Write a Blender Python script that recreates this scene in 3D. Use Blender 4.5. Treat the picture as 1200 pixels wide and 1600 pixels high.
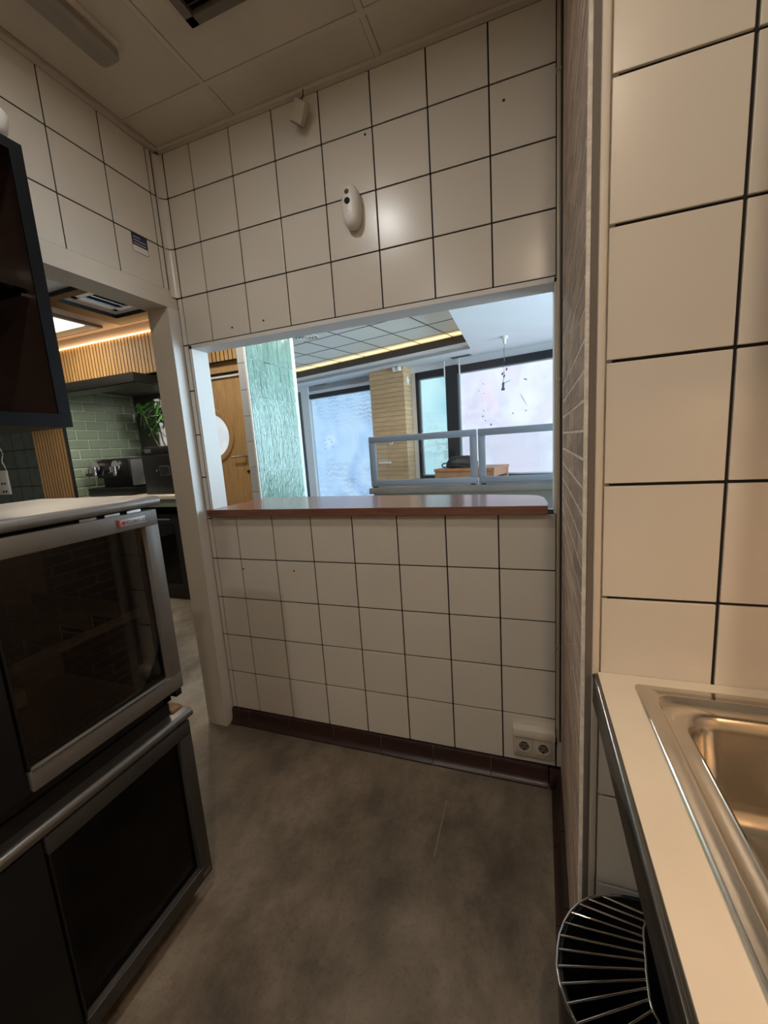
import bpy, bmesh, math, random
from mathutils import Vector, Matrix
random.seed(7)
R = math.radians
sc = bpy.context.scene
COL = sc.collection
for o in list(bpy.data.objects): bpy.data.objects.remove(o)

# ------------------------------------------------------------------ camera
cam = bpy.data.cameras.new('camera'); camo = bpy.data.objects.new('camera', cam); COL.objects.link(camo)
r_, u_, f_ = Vector((.941025,.331766,-.066354)), Vector((.008571,.17268,.984941)), Vector((-.338228,.927423,-.159653))
m = Matrix((r_, u_, -f_)).transposed().to_4x4(); m.translation = Vector((1.3122,-1.5454,1.3750))
camo.matrix_world = m
cam.sensor_fit = 'HORIZONTAL'; cam.sensor_width = 36; cam.lens = 634.925/1200*36
cam.clip_start = .02
sc.camera = camo
# ------------------------------------------------------------------ world, exposure
w = bpy.data.worlds.new('world'); sc.world = w; w.use_nodes = True
w.node_tree.nodes['Background'].inputs[0].default_value = (.66,.86,1,1)
w.node_tree.nodes['Background'].inputs[1].default_value = 14.0
sc.view_settings.view_transform = 'Standard'; sc.view_settings.look = 'None'
sc.view_settings.gamma = 1; sc.view_settings.exposure = 0; sc.view_settings.use_curve_mapping = False
# light levels
L_CEIL1, L_CEIL2, L_WARM, L_UNDER = 5.0, 7.5, 11.5, 2.2
L_WIN = .89; L_COVE = 3.2
def area(name, loc, size, power, col, shape='DISK', sy=None, rot=(0,0,0), parent=None, spread=180):
    l = bpy.data.lights.new(name, 'AREA'); l.shape = shape; l.size = size; l.energy = power; l.color = col
    if sy: l.size_y = sy
    l.spread = R(spread)
    o = bpy.data.objects.new(name, l); COL.objects.link(o); o.location = loc; o.rotation_euler = rot
    if parent: put(o, parent)
    return o

# ------------------------------------------------------------------ helpers
def lin(h):
    h = h.lstrip('#'); c = [int(h[i:i+2],16)/255 for i in (0,2,4)]
    return [(x/12.92 if x <= .04045 else ((x+.055)/1.055)**2.4) for x in c]
MATS = {}
def mat(name, col, rough=.5, metal=0, var=0, nscale=8, bump=0, bscale=60, stretch=None, emit=None, alpha=None, spec=.5, rnd=0, coat=0, trans=0, col2=None, detail=4):
    """principled material with object-space noise colour variation, per-object variation and bump"""
    if name in MATS: return MATS[name]
    mt = bpy.data.materials.new(name); mt.use_nodes = True; MATS[name] = mt
    nt = mt.node_tree; N = nt.nodes; K = nt.links; b = N['Principled BSDF']
    c = lin(col) if isinstance(col, str) else list(col)
    b.inputs['Base Color'].default_value = (*c,1); b.inputs['Roughness'].default_value = rough; b.inputs['Metallic'].default_value = metal
    b.inputs['Specular IOR Level'].default_value = spec
    if coat: b.inputs['Coat Weight'].default_value = coat; b.inputs['Coat Roughness'].default_value = .08
    if trans: b.inputs['Transmission Weight'].default_value = trans
    vec = None
    if var or bump:
        tc = N.new('ShaderNodeTexCoord'); mp = N.new('ShaderNodeMapping'); K.new(tc.outputs['Object'], mp.inputs[0]); vec = mp.outputs[0]
        if stretch: mp.inputs['Scale'].default_value = stretch
        oi0 = N.new('ShaderNodeObjectInfo'); K.new(oi0.outputs['Random'], mp.inputs['Location'])
    src = None
    if var:
        n = N.new('ShaderNodeTexNoise'); n.inputs['Scale'].default_value = nscale; n.inputs['Detail'].default_value = detail; K.new(vec, n.inputs[0])
        cr = N.new('ShaderNodeValToRGB'); K.new(n.outputs[0], cr.inputs[0])
        c2 = (lin(col2) if isinstance(col2, str) else col2) if col2 else [x*(1+var) for x in c]
        c1 = c if col2 else [x*(1-var) for x in c]
        cr.color_ramp.elements[0].position = .32; cr.color_ramp.elements[1].position = .68
        cr.color_ramp.elements[0].color = (*c1,1); cr.color_ramp.elements[1].color = (*c2,1); src = cr.outputs[0]
    if rnd:
        oi = N.new('ShaderNodeObjectInfo'); mr = N.new('ShaderNodeMapRange'); K.new(oi.outputs['Random'], mr.inputs[0])
        mr.inputs[3].default_value = 1-rnd; mr.inputs[4].default_value = 1+rnd
        mx = N.new('ShaderNodeMix'); mx.data_type = 'RGBA'; mx.blend_type = 'MULTIPLY'; mx.inputs[0].default_value = 1
        if src: K.new(src, mx.inputs[6])
        else: mx.inputs[6].default_value = (*c,1)
        K.new(mr.outputs[0], mx.inputs[7]); src = mx.outputs[2]
    if src: K.new(src, b.inputs['Base Color'])
    if bump:
        n2 = N.new('ShaderNodeTexNoise'); n2.inputs['Scale'].default_value = bscale; n2.inputs['Detail'].default_value = 3; K.new(vec, n2.inputs[0])
        bp = N.new('ShaderNodeBump'); bp.inputs['Strength'].default_value = bump; bp.inputs['Distance'].default_value = .01
        K.new(n2.outputs[0], bp.inputs['Height']); K.new(bp.outputs[0], b.inputs['Normal'])
    if emit:
        b.inputs['Emission Color'].default_value = (*(lin(emit[0]) if isinstance(emit[0], str) else emit[0]),1); b.inputs['Emission Strength'].default_value = emit[1]
    return mt
def glassmat(name, tint, gloss=.1, rough=.02):
    mt = bpy.data.materials.new(name); mt.use_nodes = True; nt = mt.node_tree; N = nt.nodes; K = nt.links
    N.remove(N['Principled BSDF']); out = N['Material Output']
    t = N.new('ShaderNodeBsdfTransparent'); t.inputs[0].default_value = (*tint,1)
    g = N.new('ShaderNodeBsdfGlossy'); g.inputs['Roughness'].default_value = rough
    lw = N.new('ShaderNodeFresnel'); lw.inputs[0].default_value = 1.45
    mx = N.new('ShaderNodeMixShader'); K.new(lw.outputs[0], mx.inputs[0]); K.new(t.outputs[0], mx.inputs[1]); K.new(g.outputs[0], mx.inputs[2]); K.new(mx.outputs[0], out.inputs[0])
    return mt
def mw(o):
    return (mw(o.parent) @ o.matrix_parent_inverse @ o.matrix_basis) if o.parent else o.matrix_basis.copy()
def put(o, p):
    if p: o.parent = p; o.matrix_parent_inverse = mw(p).inverted()
    return o
def tag(o, label=None, cat=None, group=None, kind=None):
    if label: o['label'] = label
    if cat: o['category'] = cat
    if group: o['group'] = group
    if kind: o['kind'] = kind
    return o
def thing(name, label, cat, loc=(0,0,0), rz=0, group=None):
    o = bpy.data.objects.new(name, None); COL.objects.link(o); o.empty_display_size = .05
    o.location = loc; o.rotation_euler = (0,0,rz); return tag(o, label, cat, group)
def link(name, me, mt=None, parent=None, loc=(0,0,0), rot=None):
    o = bpy.data.objects.new(name, me); COL.objects.link(o); o.location = loc
    if rot is not None: o.rotation_euler = rot
    if mt and not me.materials: me.materials.append(mt)
    return put(o, parent)
class MB:
    """collects shapes into one mesh"""
    def __init__(s): s.bm = bmesh.new()
    def box(s, lo, hi, bev=0, M=None):
        lo = Vector(lo); hi = Vector(hi); c = (lo+hi)/2; d = hi-lo
        r = bmesh.ops.create_cube(s.bm, size=1, matrix=Matrix.Translation(c) @ Matrix.Diagonal((*d,1)))
        if bev:
            es = list({e for v in r['verts'] for e in v.link_edges})
            rr = bmesh.ops.bevel(s.bm, geom=es, offset=bev, segments=2, affect='EDGES', profile=.5)
            vs = list({v for f in rr['faces'] for v in f.verts} | {v for v in r['verts'] if v.is_valid})
        else: vs = r['verts']
        if M is not None: bmesh.ops.transform(s.bm, matrix=M, verts=vs)
        return s
    def cyl(s, a, b, r1, r2=None, seg=16):
        a = Vector(a); b = Vector(b); d = b-a; r2 = r1 if r2 is None else r2
        q = Vector((0,0,1)).rotation_difference(d.normalized()).to_matrix().to_4x4()
        bmesh.ops.create_cone(s.bm, cap_ends=True, segments=seg, radius1=r1, radius2=r2, depth=d.length, matrix=Matrix.Translation((a+b)/2) @ q)
        return s
    def tube(s, pts, r, seg=8, closed=False):
        pts = [Vector(p) for p in pts]; n = len(pts); rings = []
        for i, p in enumerate(pts):
            t = (pts[(i+1)%n]-pts[i-1]) if closed else (pts[min(i+1,n-1)]-pts[max(i-1,0)])
            t.normalize(); q = Vector((0,0,1)).rotation_difference(t)
            rr = r[i] if isinstance(r, (list,tuple)) else r
            rings.append([s.bm.verts.new(p + q @ Vector((rr*math.cos(2*math.pi*k/seg), rr*math.sin(2*math.pi*k/seg), 0))) for k in range(seg)])
        for i in range(n if closed else n-1):
            A, B = rings[i], rings[(i+1)%n]
            # best twist alignment
            off = min(range(seg), key=lambda k: (A[0].co-B[k].co).length)
            for k in range(seg): s.bm.faces.new((A[k], A[(k+1)%seg], B[(k+1+off)%seg], B[(k+off)%seg]))
        if not closed: s.bm.faces.new(list(reversed(rings[0]))); s.bm.faces.new(rings[-1])
        return s
    def prism(s, poly, z0, z1, M=None):
        a = [s.bm.verts.new((x,y,z0)) for x,y in poly]; b = [s.bm.verts.new((x,y,z1)) for x,y in poly]
        n = len(poly); s.bm.faces.new(list(reversed(a))); s.bm.faces.new(b)
        for i in range(n): s.bm.faces.new((a[i],a[(i+1)%n],b[(i+1)%n],b[i]))
        if M is not None: bmesh.ops.transform(s.bm, matrix=M, verts=a+b)
        return s
    def lathe(s, prof, c=(0,0,0), seg=32, M=None, cap=True):
        rings = []; vs = []
        for r, z in prof:
            ring = [s.bm.verts.new((c[0]+r*math.cos(2*math.pi*k/seg), c[1]+r*math.sin(2*math.pi*k/seg), c[2]+z)) for k in range(seg)]
            rings.append(ring); vs += ring
        for A, B in zip(rings, rings[1:]):
            for k in range(seg): s.bm.faces.new((A[k],A[(k+1)%seg],B[(k+1)%seg],B[k]))
        if cap and prof[0][0] > 1e-4: s.bm.faces.new(list(reversed(rings[0])))
        if cap and prof[-1][0] > 1e-4: s.bm.faces.new(rings[-1])
        if M is not None: bmesh.ops.transform(s.bm, matrix=M, verts=vs)
        return s
    def loops(s, loops, cap=True):
        rs = [[s.bm.verts.new(p) for p in lp] for lp in loops]
        for A, B in zip(rs, rs[1:]):
            n = len(A)
            for k in range(n): s.bm.faces.new((A[k],A[(k+1)%n],B[(k+1)%n],B[k]))
        if cap: s.bm.faces.new(rs[-1])
        return s
    def mesh(s, name='m', smooth=None):
        bmesh.ops.recalc_face_normals(s.bm, faces=s.bm.faces[:])
        me = bpy.data.meshes.new(name); s.bm.to_mesh(me); s.bm.free()
        if smooth is not None:
            for p in me.polygons: p.use_smooth = True
            try: me.set_sharp_from_angle(angle=R(smooth))
            except Exception: pass
        return me
    def build(s, name, mt, parent=None, smooth=None):
        """origin at the bottom centre of the shape"""
        me = s.mesh(name, smooth); xs = [v.co for v in me.vertices]
        c = Vector(((min(v.x for v in xs)+max(v.x for v in xs))/2, (min(v.y for v in xs)+max(v.y for v in xs))/2, min(v.z for v in xs)))
        me.transform(Matrix.Translation(-c))
        return link(name, me, mt, parent, c)
def bx(name, lo, hi, mt, parent=None, bev=0):
    return MB().box(lo, hi, bev).build(name, mt, parent, 40 if bev else None)
def struct(o, label=None):
    o['kind'] = 'structure'
    if label: o['label'] = label
    return o
def copy_tree(o, parent=None, name=None):
    c = o.copy(); COL.objects.link(c)
    if parent: c.parent = parent
    for ch in [x for x in bpy.data.objects if x.parent == o]: copy_tree(ch, c)
    return c
CACHE = {}
def piece(name, size, mt, parent, loc, bev=0, rot=None):
    """box piece sharing mesh data between alike sizes; loc = bottom centre"""
    k = (name, tuple(round(x,4) for x in size), mt.name, bev)
    if k not in CACHE:
        sx, sy, sz = size
        me = MB().box((-sx/2,-sy/2,0),(sx/2,sy/2,sz), bev).mesh(name); me.materials.append(mt); CACHE[k] = me
    return link(name, CACHE[k], None, parent, loc, rot)

# ------------------------------------------------------------------ materials
M_TILE = mat('cream_glazed_tile', '#d6d0c5', .26, var=.03, nscale=2, rnd=.025, bump=.008, bscale=5)
M_GROUT = mat('dark_grout', '#1d1713', .9, var=.2, nscale=60)
M_PLASTER = mat('cream_paint', '#d3cabb', .6, var=.04, nscale=3, bump=.04, bscale=40)
M_WHITE = mat('white_paint', '#dcdad6', .5, var=.02, nscale=4, bump=.03, bscale=30)
M_CEIL = mat('ceiling_panel_cream', '#c8bfb0', .85, var=.05, nscale=5, bump=.06, bscale=160, rnd=.03)
M_CEILW = mat('dining_ceiling_white', '#e6e8ec', .7, var=.02, nscale=3)
M_RAIL = mat('ceiling_rail_paint', '#c6bdae', .55)
def floormat():
    mt = bpy.data.materials.new('worn_grey_concrete'); mt.use_nodes = True; nt = mt.node_tree; N = nt.nodes; K = nt.links; b = N['Principled BSDF']
    tc = N.new('ShaderNodeTexCoord')
    def noise(s, d, rough=.6, st=(1,1,1), dist=0):
        mp = N.new('ShaderNodeMapping'); mp.inputs['Scale'].default_value = st; K.new(tc.outputs['Object'], mp.inputs[0])
        n = N.new('ShaderNodeTexNoise'); n.inputs['Scale'].default_value = s; n.inputs['Detail'].default_value = d; n.inputs['Roughness'].default_value = rough
        n.inputs['Distortion'].default_value = dist; K.new(mp.outputs[0], n.inputs[0]); return n.outputs[0]
    def ramp(src, p0, p1, c0, c1):
        c = N.new('ShaderNodeValToRGB'); K.new(src, c.inputs[0]); c.color_ramp.elements[0].position = p0; c.color_ramp.elements[1].position = p1
        c.color_ramp.elements[0].color = (*c0,1); c.color_ramp.elements[1].color = (*c1,1); return c.outputs[0]
    def mul(a, b_, f=1):
        x = N.new('ShaderNodeMix'); x.data_type = 'RGBA'; x.blend_type = 'MULTIPLY'; x.inputs[0].default_value = f; K.new(a, x.inputs[6]); K.new(b_, x.inputs[7]); return x.outputs[2]
    base = ramp(noise(2.6, 6, .6, (1,.8,1), .25), .3, .7, lin('#5f5547'), lin('#988a78'))
    dirt = ramp(noise(3.4, 7, .68, (1.25,.8,1), .2), .33, .58, (.42,.40,.37), (1,1,1))
    speck = ramp(noise(95, 4, .7), .3, .47, (.66,.64,.61), (1,1,1))
    col = mul(mul(base, dirt, .9), speck, .8); K.new(col, b.inputs['Base Color'])
    rr = N.new('ShaderNodeMapRange'); K.new(noise(3, 5), rr.inputs[0]); rr.inputs[3].default_value = .42; rr.inputs[4].default_value = .75; K.new(rr.outputs[0], b.inputs['Roughness'])
    bp = N.new('ShaderNodeBump'); bp.inputs['Strength'].default_value = .12; bp.inputs['Distance'].default_value = .01; K.new(noise(45, 5), bp.inputs['Height']); K.new(bp.outputs[0], b.inputs['Normal'])
    return mt
M_FLOOR = floormat()
M_BRICK = mat('grey_brown_brick', '#a8927f', .85, var=.22, nscale=14, bump=.3, bscale=70, rnd=.13, stretch=(1,.35,2.2))
M_MORTAR = mat('pale_mortar', '#e4dbce', .95, var=.15, nscale=40, bump=.3, bscale=150)
M_RED = mat('red_brown_skirting', '#36211c', .35, var=.2, nscale=12, rnd=.1)
M_WOODR = mat('mahogany_shelf', '#7d5446', .22, var=.2, nscale=9, stretch=(1,14,14), bump=.05, bscale=30, coat=.25)
M_OAK = mat('light_oak', '#bf9662', .5, var=.14, nscale=7, stretch=(10,10,1), bump=.05, bscale=40, rnd=.06)
M_SLATBACK = mat('black_felt', '#17130f', .95)
M_BLACK = mat('black_metal', '#101114', .4, var=.1, nscale=20)
M_BLACKM = mat('matt_black_plastic', '#0a0a0c', .55)
M_DARKFRAME = mat('dark_window_frame', '#22252b', .45)
M_DARKBROWN = mat('dark_brown_band', '#54463a', .5)
M_STEEL = mat('brushed_steel', '#c3c2bf', .28, 1, var=.06, nscale=5, stretch=(1,40,1), bump=.02, bscale=100)
M_SINK = mat('sink_stainless', '#d6d0c6', .2, 1, var=.05, nscale=4, bump=.015, bscale=60)
M_CHROME = mat('chrome', '#e4e4e4', .08, 1)
M_ALU = mat('aluminium_frame', '#a9adb3', .38, .75, var=.04, nscale=10)
M_GREYF = mat('grey_fridge_frame', '#7f7d7a', .42, .45, var=.05, nscale=14)
M_SCR = mat('screen_frame_grey_blue', '#98a2b0', .4, .3)
M_PLASTIC = mat('white_plastic', '#e2dfd8', .38)
M_SLOT = mat('dark_hole', '#0c0a09', .8)
M_COUNTER = mat('cream_stone_worktop', '#d8cdb9', .35, var=.07, nscale=5, detail=8)
M_CABIN = mat('black_brown_cabinet', '#2a1d17', .42, var=.25, nscale=6, stretch=(1,1,8), coat=.15)
M_CABEDGE = mat('black_cabinet_edge', '#0a0b0f', .55, spec=.2)
M_GREENW = mat('pale_green_glazed_tile', '#779f93', .1, var=.14, nscale=7, bump=1.0, bscale=75, stretch=(1,1,.22), rnd=.08, spec=1.0)
M_GREENW.node_tree.nodes['Principled BSDF'].inputs['IOR'].default_value = 1.75
[n for n in M_GREENW.node_tree.nodes if n.type == 'BUMP'][0].inputs['Distance'].default_value = .012
M_GREENGR = mat('white_grout', '#dfe6e2', .8)
M_SAGE = mat('sage_bevel_tile', '#8b9a86', .16, var=.05, nscale=5, rnd=.06, spec=.6)
M_SAGEGR = mat('grey_green_grout', '#d3dacf', .8)
M_DKGREEN = mat('dark_green_tile', '#33433f', .3, var=.3, nscale=9, rnd=.12, bump=.1, bscale=20)
M_PLANK = mat('pillar_timber_plank', '#c8a982', .6, var=.12, nscale=6, stretch=(1,1,12), rnd=.07)
M_TABLE = mat('orange_brown_table_wood', '#a37350', .5, var=.15, nscale=6, stretch=(1,10,1))
M_CONC = mat('grey_bar_counter', '#8b877f', .55, var=.14, nscale=5)
M_BAG = mat('black_leather', '#14141a', .5, bump=.2, bscale=50)
M_LEAF = mat('bamboo_leaf', '#3f6a2c', .5, var=.3, nscale=6, rnd=.35)
M_CANE = mat('bamboo_cane', '#4d5a2c', .5, var=.3, nscale=10)
M_GLASS = glassmat('clear_glass', (.94,.96,.97))
M_FGLASS = glassmat('smoked_fridge_glass', (.78,.75,.71))
M_LED = mat('warm_led_strip', '#ffc070', .5, emit=((1,.58,.24), 10))
M_COVE = mat('cove_led_glow', '#ffe2a0', .5, emit=((1,.80,.46), L_COVE))
M_LAMPOFF = mat('unlit_diffuser', '#8f867a', .5, var=.03)
M_LITPANEL = mat('lit_panel', '#fff0d0', .5, emit=((1,.87,.62), 3.0))
M_LAMPON = mat('lamp_diffuser_on', '#fff3e0', .5, emit=((1,.85,.65), 4))
def filmmat(name, cols, wr=.35, seed=0, strength=L_WIN, drape=6):
    """daylight coming through a wrinkled translucent film on a pane"""
    mt = bpy.data.materials.new(name); mt.use_nodes = True; nt = mt.node_tree; N = nt.nodes; K = nt.links; b = N['Principled BSDF']
    b.inputs['Base Color'].default_value = (.25,.28,.3,1); b.inputs['Roughness'].default_value = .25
    tc = N.new('ShaderNodeTexCoord'); mp = N.new('ShaderNodeMapping'); K.new(tc.outputs['Object'], mp.inputs[0]); mp.inputs['Location'].default_value = (seed,seed*1.7,seed*.3)
    n = N.new('ShaderNodeTexNoise'); n.inputs['Scale'].default_value = .9; n.inputs['Detail'].default_value = 3; n.inputs['Distortion'].default_value = .6; K.new(mp.outputs[0], n.inputs[0])
    cr = N.new('ShaderNodeValToRGB'); K.new(n.outputs[0], cr.inputs[0])
    els = cr.color_ramp.elements
    while len(els) < len(cols): els.new(.5)
    for i, c in enumerate(cols): els[i].position = .3+.4*i/(len(cols)-1); els[i].color = (*lin(c),1)
    wv = N.new('ShaderNodeTexWave'); wv.wave_type = 'RINGS'; wv.inputs['Scale'].default_value = drape; wv.inputs['Distortion'].default_value = 7; wv.inputs['Detail'].default_value = 3; wv.inputs['Detail Scale'].default_value = 1.6; K.new(mp.outputs[0], wv.inputs[0])
    n2 = N.new('ShaderNodeTexNoise'); n2.inputs['Scale'].default_value = 1.6; n2.inputs['Detail'].default_value = 2; K.new(mp.outputs[0], n2.inputs[0])
    mu = N.new('ShaderNodeMath'); mu.operation = 'MULTIPLY'; K.new(wv.outputs[1], mu.inputs[0])
    r2 = N.new('ShaderNodeMapRange'); K.new(n2.outputs[0], r2.inputs[0]); r2.inputs[1].default_value = .42; r2.inputs[2].default_value = .7; r2.inputs[3].default_value = 0; r2.inputs[4].default_value = wr; K.new(r2.outputs[0], mu.inputs[1])
    sub = N.new('ShaderNodeMath'); sub.operation = 'SUBTRACT'; sub.inputs[0].default_value = 1; K.new(mu.outputs[0], sub.inputs[1])
    mx = N.new('ShaderNodeMix'); mx.data_type = 'RGBA'; mx.blend_type = 'MULTIPLY'; mx.inputs[0].default_value = 1; K.new(cr.outputs[0], mx.inputs[6]); K.new(sub.outputs[0], mx.inputs[7])
    K.new(mx.outputs[2], b.inputs['Emission Color']); b.inputs['Emission Strength'].default_value = strength
    return mt
M_FILM1 = filmmat('blue_film', ['#8fbdf0','#b6dcff','#a4d0fb','#d8efff'], .5, 1.3)
M_FILM2 = filmmat('aqua_film', ['#9fdcee','#c4f4fb','#aee6f2'], .45, 4.1, drape=9)
M_FILM3 = filmmat('pale_lilac_film', ['#c9e6f8','#f0f6ff','#d9def6','#ecdff2'], .12, 9.4, drape=4)

# ================================================================== SETTING
CZ = 2.67          # kitchen ceiling
XL = -.172         # kitchen left wall face
struct(bx('floor', (-5.2,-3.3,-.1), (4.2,6.6,0), M_FLOOR), 'worn dark grey-brown concrete floor with scuffs')

# ---- back wall with the serving opening (x -.122..1.393, z 1.105..1.866)
OX0, OX1, OZ0, OZ1, WT = -.122, 1.393, 1.098, 1.866, .092
wb = MB()
g = .0045
wb.box((XL-.12,g,0),(1.62,WT,OZ0-.001)).box((XL-.12,g,OZ1+.0155),(1.62,WT,CZ+.1)).box((XL-.12,g,OZ0-.001),(OX0-.0135,WT,OZ1+.0155)).box((OX1+.0075,g,OZ0-.001),(1.62,WT,OZ1+.0155))
wall_back = struct(wb.build('wall_back', M_GROUT), 'cream tiled back wall with serving opening into the dining room')
GW = .005
def tile_y(x0, x1, z0, z1, parent, yf=0, th=.009):
    if x1-x0 < .012 or z1-z0 < .012: return
    piece('tile', (x1-x0-GW, th, z1-z0-GW), M_TILE, parent, ((x0+x1)/2, yf+th/2, z0+GW/2), .0012)
xs = [-.142, 0,.2,.4,.6,.8,1.0,1.2,1.400]
zs_low = [.078,.285,.485,.685,.885,OZ0]
zs_up = [OZ1+.018,2.085,2.285,2.485,CZ-.012]
for a, b in zip(xs, xs[1:]):
    for c, d in zip(zs_low, zs_low[1:]): tile_y(a, b, c, d, wall_back)
    for c, d in zip(zs_up, zs_up[1:]): tile_y(a, b, c, d, wall_back)
for z0, z1 in ((OZ0,1.285),(1.285,1.485),(1.485,1.685),(1.685,OZ1+.018)): tile_y(-.142, OX0-.004, z0, z1, wall_back)
zc = [.078,.285,.485,.685,.885,1.085,1.285,1.485,1.685,1.885,2.085,2.285,2.485,CZ-.012]
for z0, z1 in zip(zc, zc[1:]): tile_y(1.400, 1.44, z0, z1, wall_back)
# coved corner tiles
def cove(z0, z1):
    mb = MB(); r = .028; pts = []
    cx, cy = -.144, -.028     # centre of the concave arc
    for k in range(7):
        a = math.pi/2 + (math.pi/2)*k/6
        pts.append((cx+r*math.cos(a), cy+r*math.sin(a)))
    pts += [(XL-.004, .003)]
    mb.prism(pts, z0+GW/2, z1-GW/2); return mb.build('corner_tile', M_TILE, wall_back, 40)
for z0, z1 in zip(zc, zc[1:]):
    if z0 > 2.0: cove(z0, z1)
    else: tile_y(XL+.003, -.142, z0, z1, wall_back)
# painted lining of the opening
tr = MB().box((OX0-.014,-.002,OZ0),(OX0,WT+.004,OZ1+.014)).box((OX1,-.002,OZ0),(OX1+.008,WT+.004,OZ1+.014)).box((OX0-.014,-.002,OZ1),(OX1+.008,WT+.004,OZ1+.016))
struct(tr.build('trim_1', M_WHITE), 'white painted lining of the serving opening')
# plaster face on the dining side
struct(MB().box((XL-.12,WT,0),(4.3,WT+.02,OZ0)).box((XL-.12,WT,OZ1+.016),(4.3,WT+.02,2.75)).box((XL-.12,WT,OZ0),(OX0-.014,WT+.02,OZ1+.016)).box((OX1+.008,WT,OZ0),(4.3,WT+.02,OZ1+.016)).build('wall_dining_near', M_WHITE), 'white dining side of the serving wall')

# ---- left wall: corner post, doorway y -.745..-.056, lintel above 2.035, solid part near the camera
DY0, DY1, DZ, XB = -.83, -.056, 2.038, -.290
wl = MB().box((XB,DY1,0),(XL-.004,.09,DZ)).box((XB,-3.2,DZ),(XL-.004,.09,CZ+.1)).box((XB,-3.2,0),(XL-.004,DY0,DZ))
wall_left = struct(wl.build('wall_left', M_PLASTER), 'cream left wall with doorway to the bar')
gl = MB().box((XL-.004,-3.2,2.11),(XL-.003,-.03,CZ)); gl.build('grout_bed', M_GROUT, wall_left)
def tile_x(y0, y1, z0, z1, parent, xf, th=.0035):
    piece('tile', (th, y1-y0-GW, z1-z0-GW), M_TILE, parent, (xf-th/2, (y0+y1)/2, z0+GW/2), .001)
ys = [-3.06+.2*i for i in range(14)]; ys = [y for y in ys if y <= -.459] + [-.26,-.06,-.034]
for a, b in zip(ys, ys[1:]):
    for c, d in zip([2.11,2.285,2.485],[2.285,2.485,CZ-.012]): tile_x(a, b, c, d, wall_left, XL)
bx('plaster_band', (XL-.004,-.75,DZ), (XL-.0002,.003,2.0835), M_PLASTER, wall_left)
bx('plaster_band', (XL-.004,-.75,2.0835), (XL-.0002,-.028,2.112), M_PLASTER, wall_left)
bx('post_facing', (XL-.004,DY1,0), (XL-.0002,.004,DZ-.0005), M_WHITE, wall_left)  # whiter than the cream reveal, carrying the bright daylight strip in its colour
# ---- brick return wall on the right, then the tiled face above the sink
YT = -.775
ang = math.atan2(.018,.76)
wr = struct(MB().prism([(1.4245-.0060,.0),(1.4245-.764*.0237-.0060,-.764),(1.62,-.764),(1.62,0)],0,CZ+.1).build('wall_right', M_MORTAR), 'thin grey-brown brick cladding on the return wall')
def brickmesh(L):
    mb = MB(); mb.box((-.006,-L/2,0),(.006,L/2,.0438))
    bmesh.ops.subdivide_edges(mb.bm, edges=mb.bm.edges[:], cuts=1, use_grid_fill=True)
    for v in mb.bm.verts: v.co += Vector((random.uniform(-.0003,.0002), random.uniform(-.0012,.0012), random.uniform(-.0007,.0007)))
    me = mb.mesh('brick'); me.materials.append(M_BRICK); return me
BM = {}
for k in range(3): BM[('f',k)] = brickmesh(.189)
for k in range(2): BM[('h',k)] = brickmesh(.089)
def bwx(y): return 1.4245 + y*.0237     # slightly skewed brick face
rows = int((CZ-.085)/.05)
for i in range(rows):
    z = .082 + i*.05
    y = -.74 if i % 2 == 0 else -.74
    first = 'f' if i % 2 == 0 else 'h'; seq = []
    yy = -.748
    kind = first
    while yy < -.02:
        L = .189 if kind == 'f' else .089
        if yy+L > .0: L = .089; kind = 'h'
        if yy+L > .004: break
        cy = yy+L/2
        link('brick', BM[(kind, random.randrange(3 if kind == 'f' else 2))], None, wr, (bwx(cy)+random.uniform(-.0007,-.0003), cy, z), (0,0,-ang))
        yy += L+.009; kind = 'f'
# corner bead + tiled face
tb = MB().box((1.44,YT+.0045,0),(2.10,YT+.10,CZ+.1)).build('wall_front_right', M_GROUT); struct(tb, 'large cream tiles above the sink in warm light')
cb = MB().box((1.4165,YT-.002,0),(1.4285,YT+.016,CZ), .003); struct(cb.build('trim_2', M_PLASTER, None, 40), 'cream corner bead between brick and sink tiles')
struct(bx('trim_3', (1.4065,YT+.001,0), (1.4163,YT+.020,CZ), mat('grey_trim','#6c645b',.7)), 'grey edge strip beside the brick cladding')
zr = [0.085+.2*i for i in range(13)] + [CZ]
for z0, z1 in zip(zr, zr[1:]):
    for x0, x1 in ((1.4285,1.60),(1.60,1.80),(1.80,2.0)): tile_y(x0, x1, z0, z1, tb, YT, .010)
bx('bottom_tile_band', (1.4285,YT,0), (2.0,YT+.01,.083), M_TILE, tb)
# ---- walls out of view that close the kitchen
struct(bx('wall_right_side', (2.03,-3.2,0), (2.12,YT+.10,CZ+.1), M_TILE), 'cream tiled wall behind the sink worktop')
struct(bx('wall_rear', (XB,-3.3,0), (2.12,-3.2,CZ+.1), M_PLASTER), 'cream rear wall of the kitchen')
# ---- skirting, red-brown cove tiles with joints
bb = struct(MB().box((XL,-.006,0),(1.425,.004,.07)).build('baseboard_back', M_GROUT), 'red-brown coved skirting tiles under the back wall')
def skirt_mesh(L):
    prof = [(.0,0),(-.034,0),(-.034,.006),(-.022,.012),(-.015,.026),(-.0125,.06),(-.0125,.070),(-.009,.076),(0,.077)]
    mb = MB(); a = [mb.bm.verts.new((-L/2,y,z)) for y,z in prof]; b = [mb.bm.verts.new((L/2,y,z)) for y,z in prof]
    for i in range(len(prof)): mb.bm.faces.new((a[i],a[(i+1)%len(prof)],b[(i+1)%len(prof)],b[i]))
    mb.bm.faces.new(a); mb.bm.faces.new(list(reversed(b)))
    me = mb.mesh('skirting_tile', 50); me.materials.append(M_RED); return me
M_SKJ = mat('skirting_joint', '#6a5a4e', .9)
bx('joint_bed', (XL+.004,-.030,.001), (1.40,-.004,.008), M_SKJ, bb)
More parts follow.
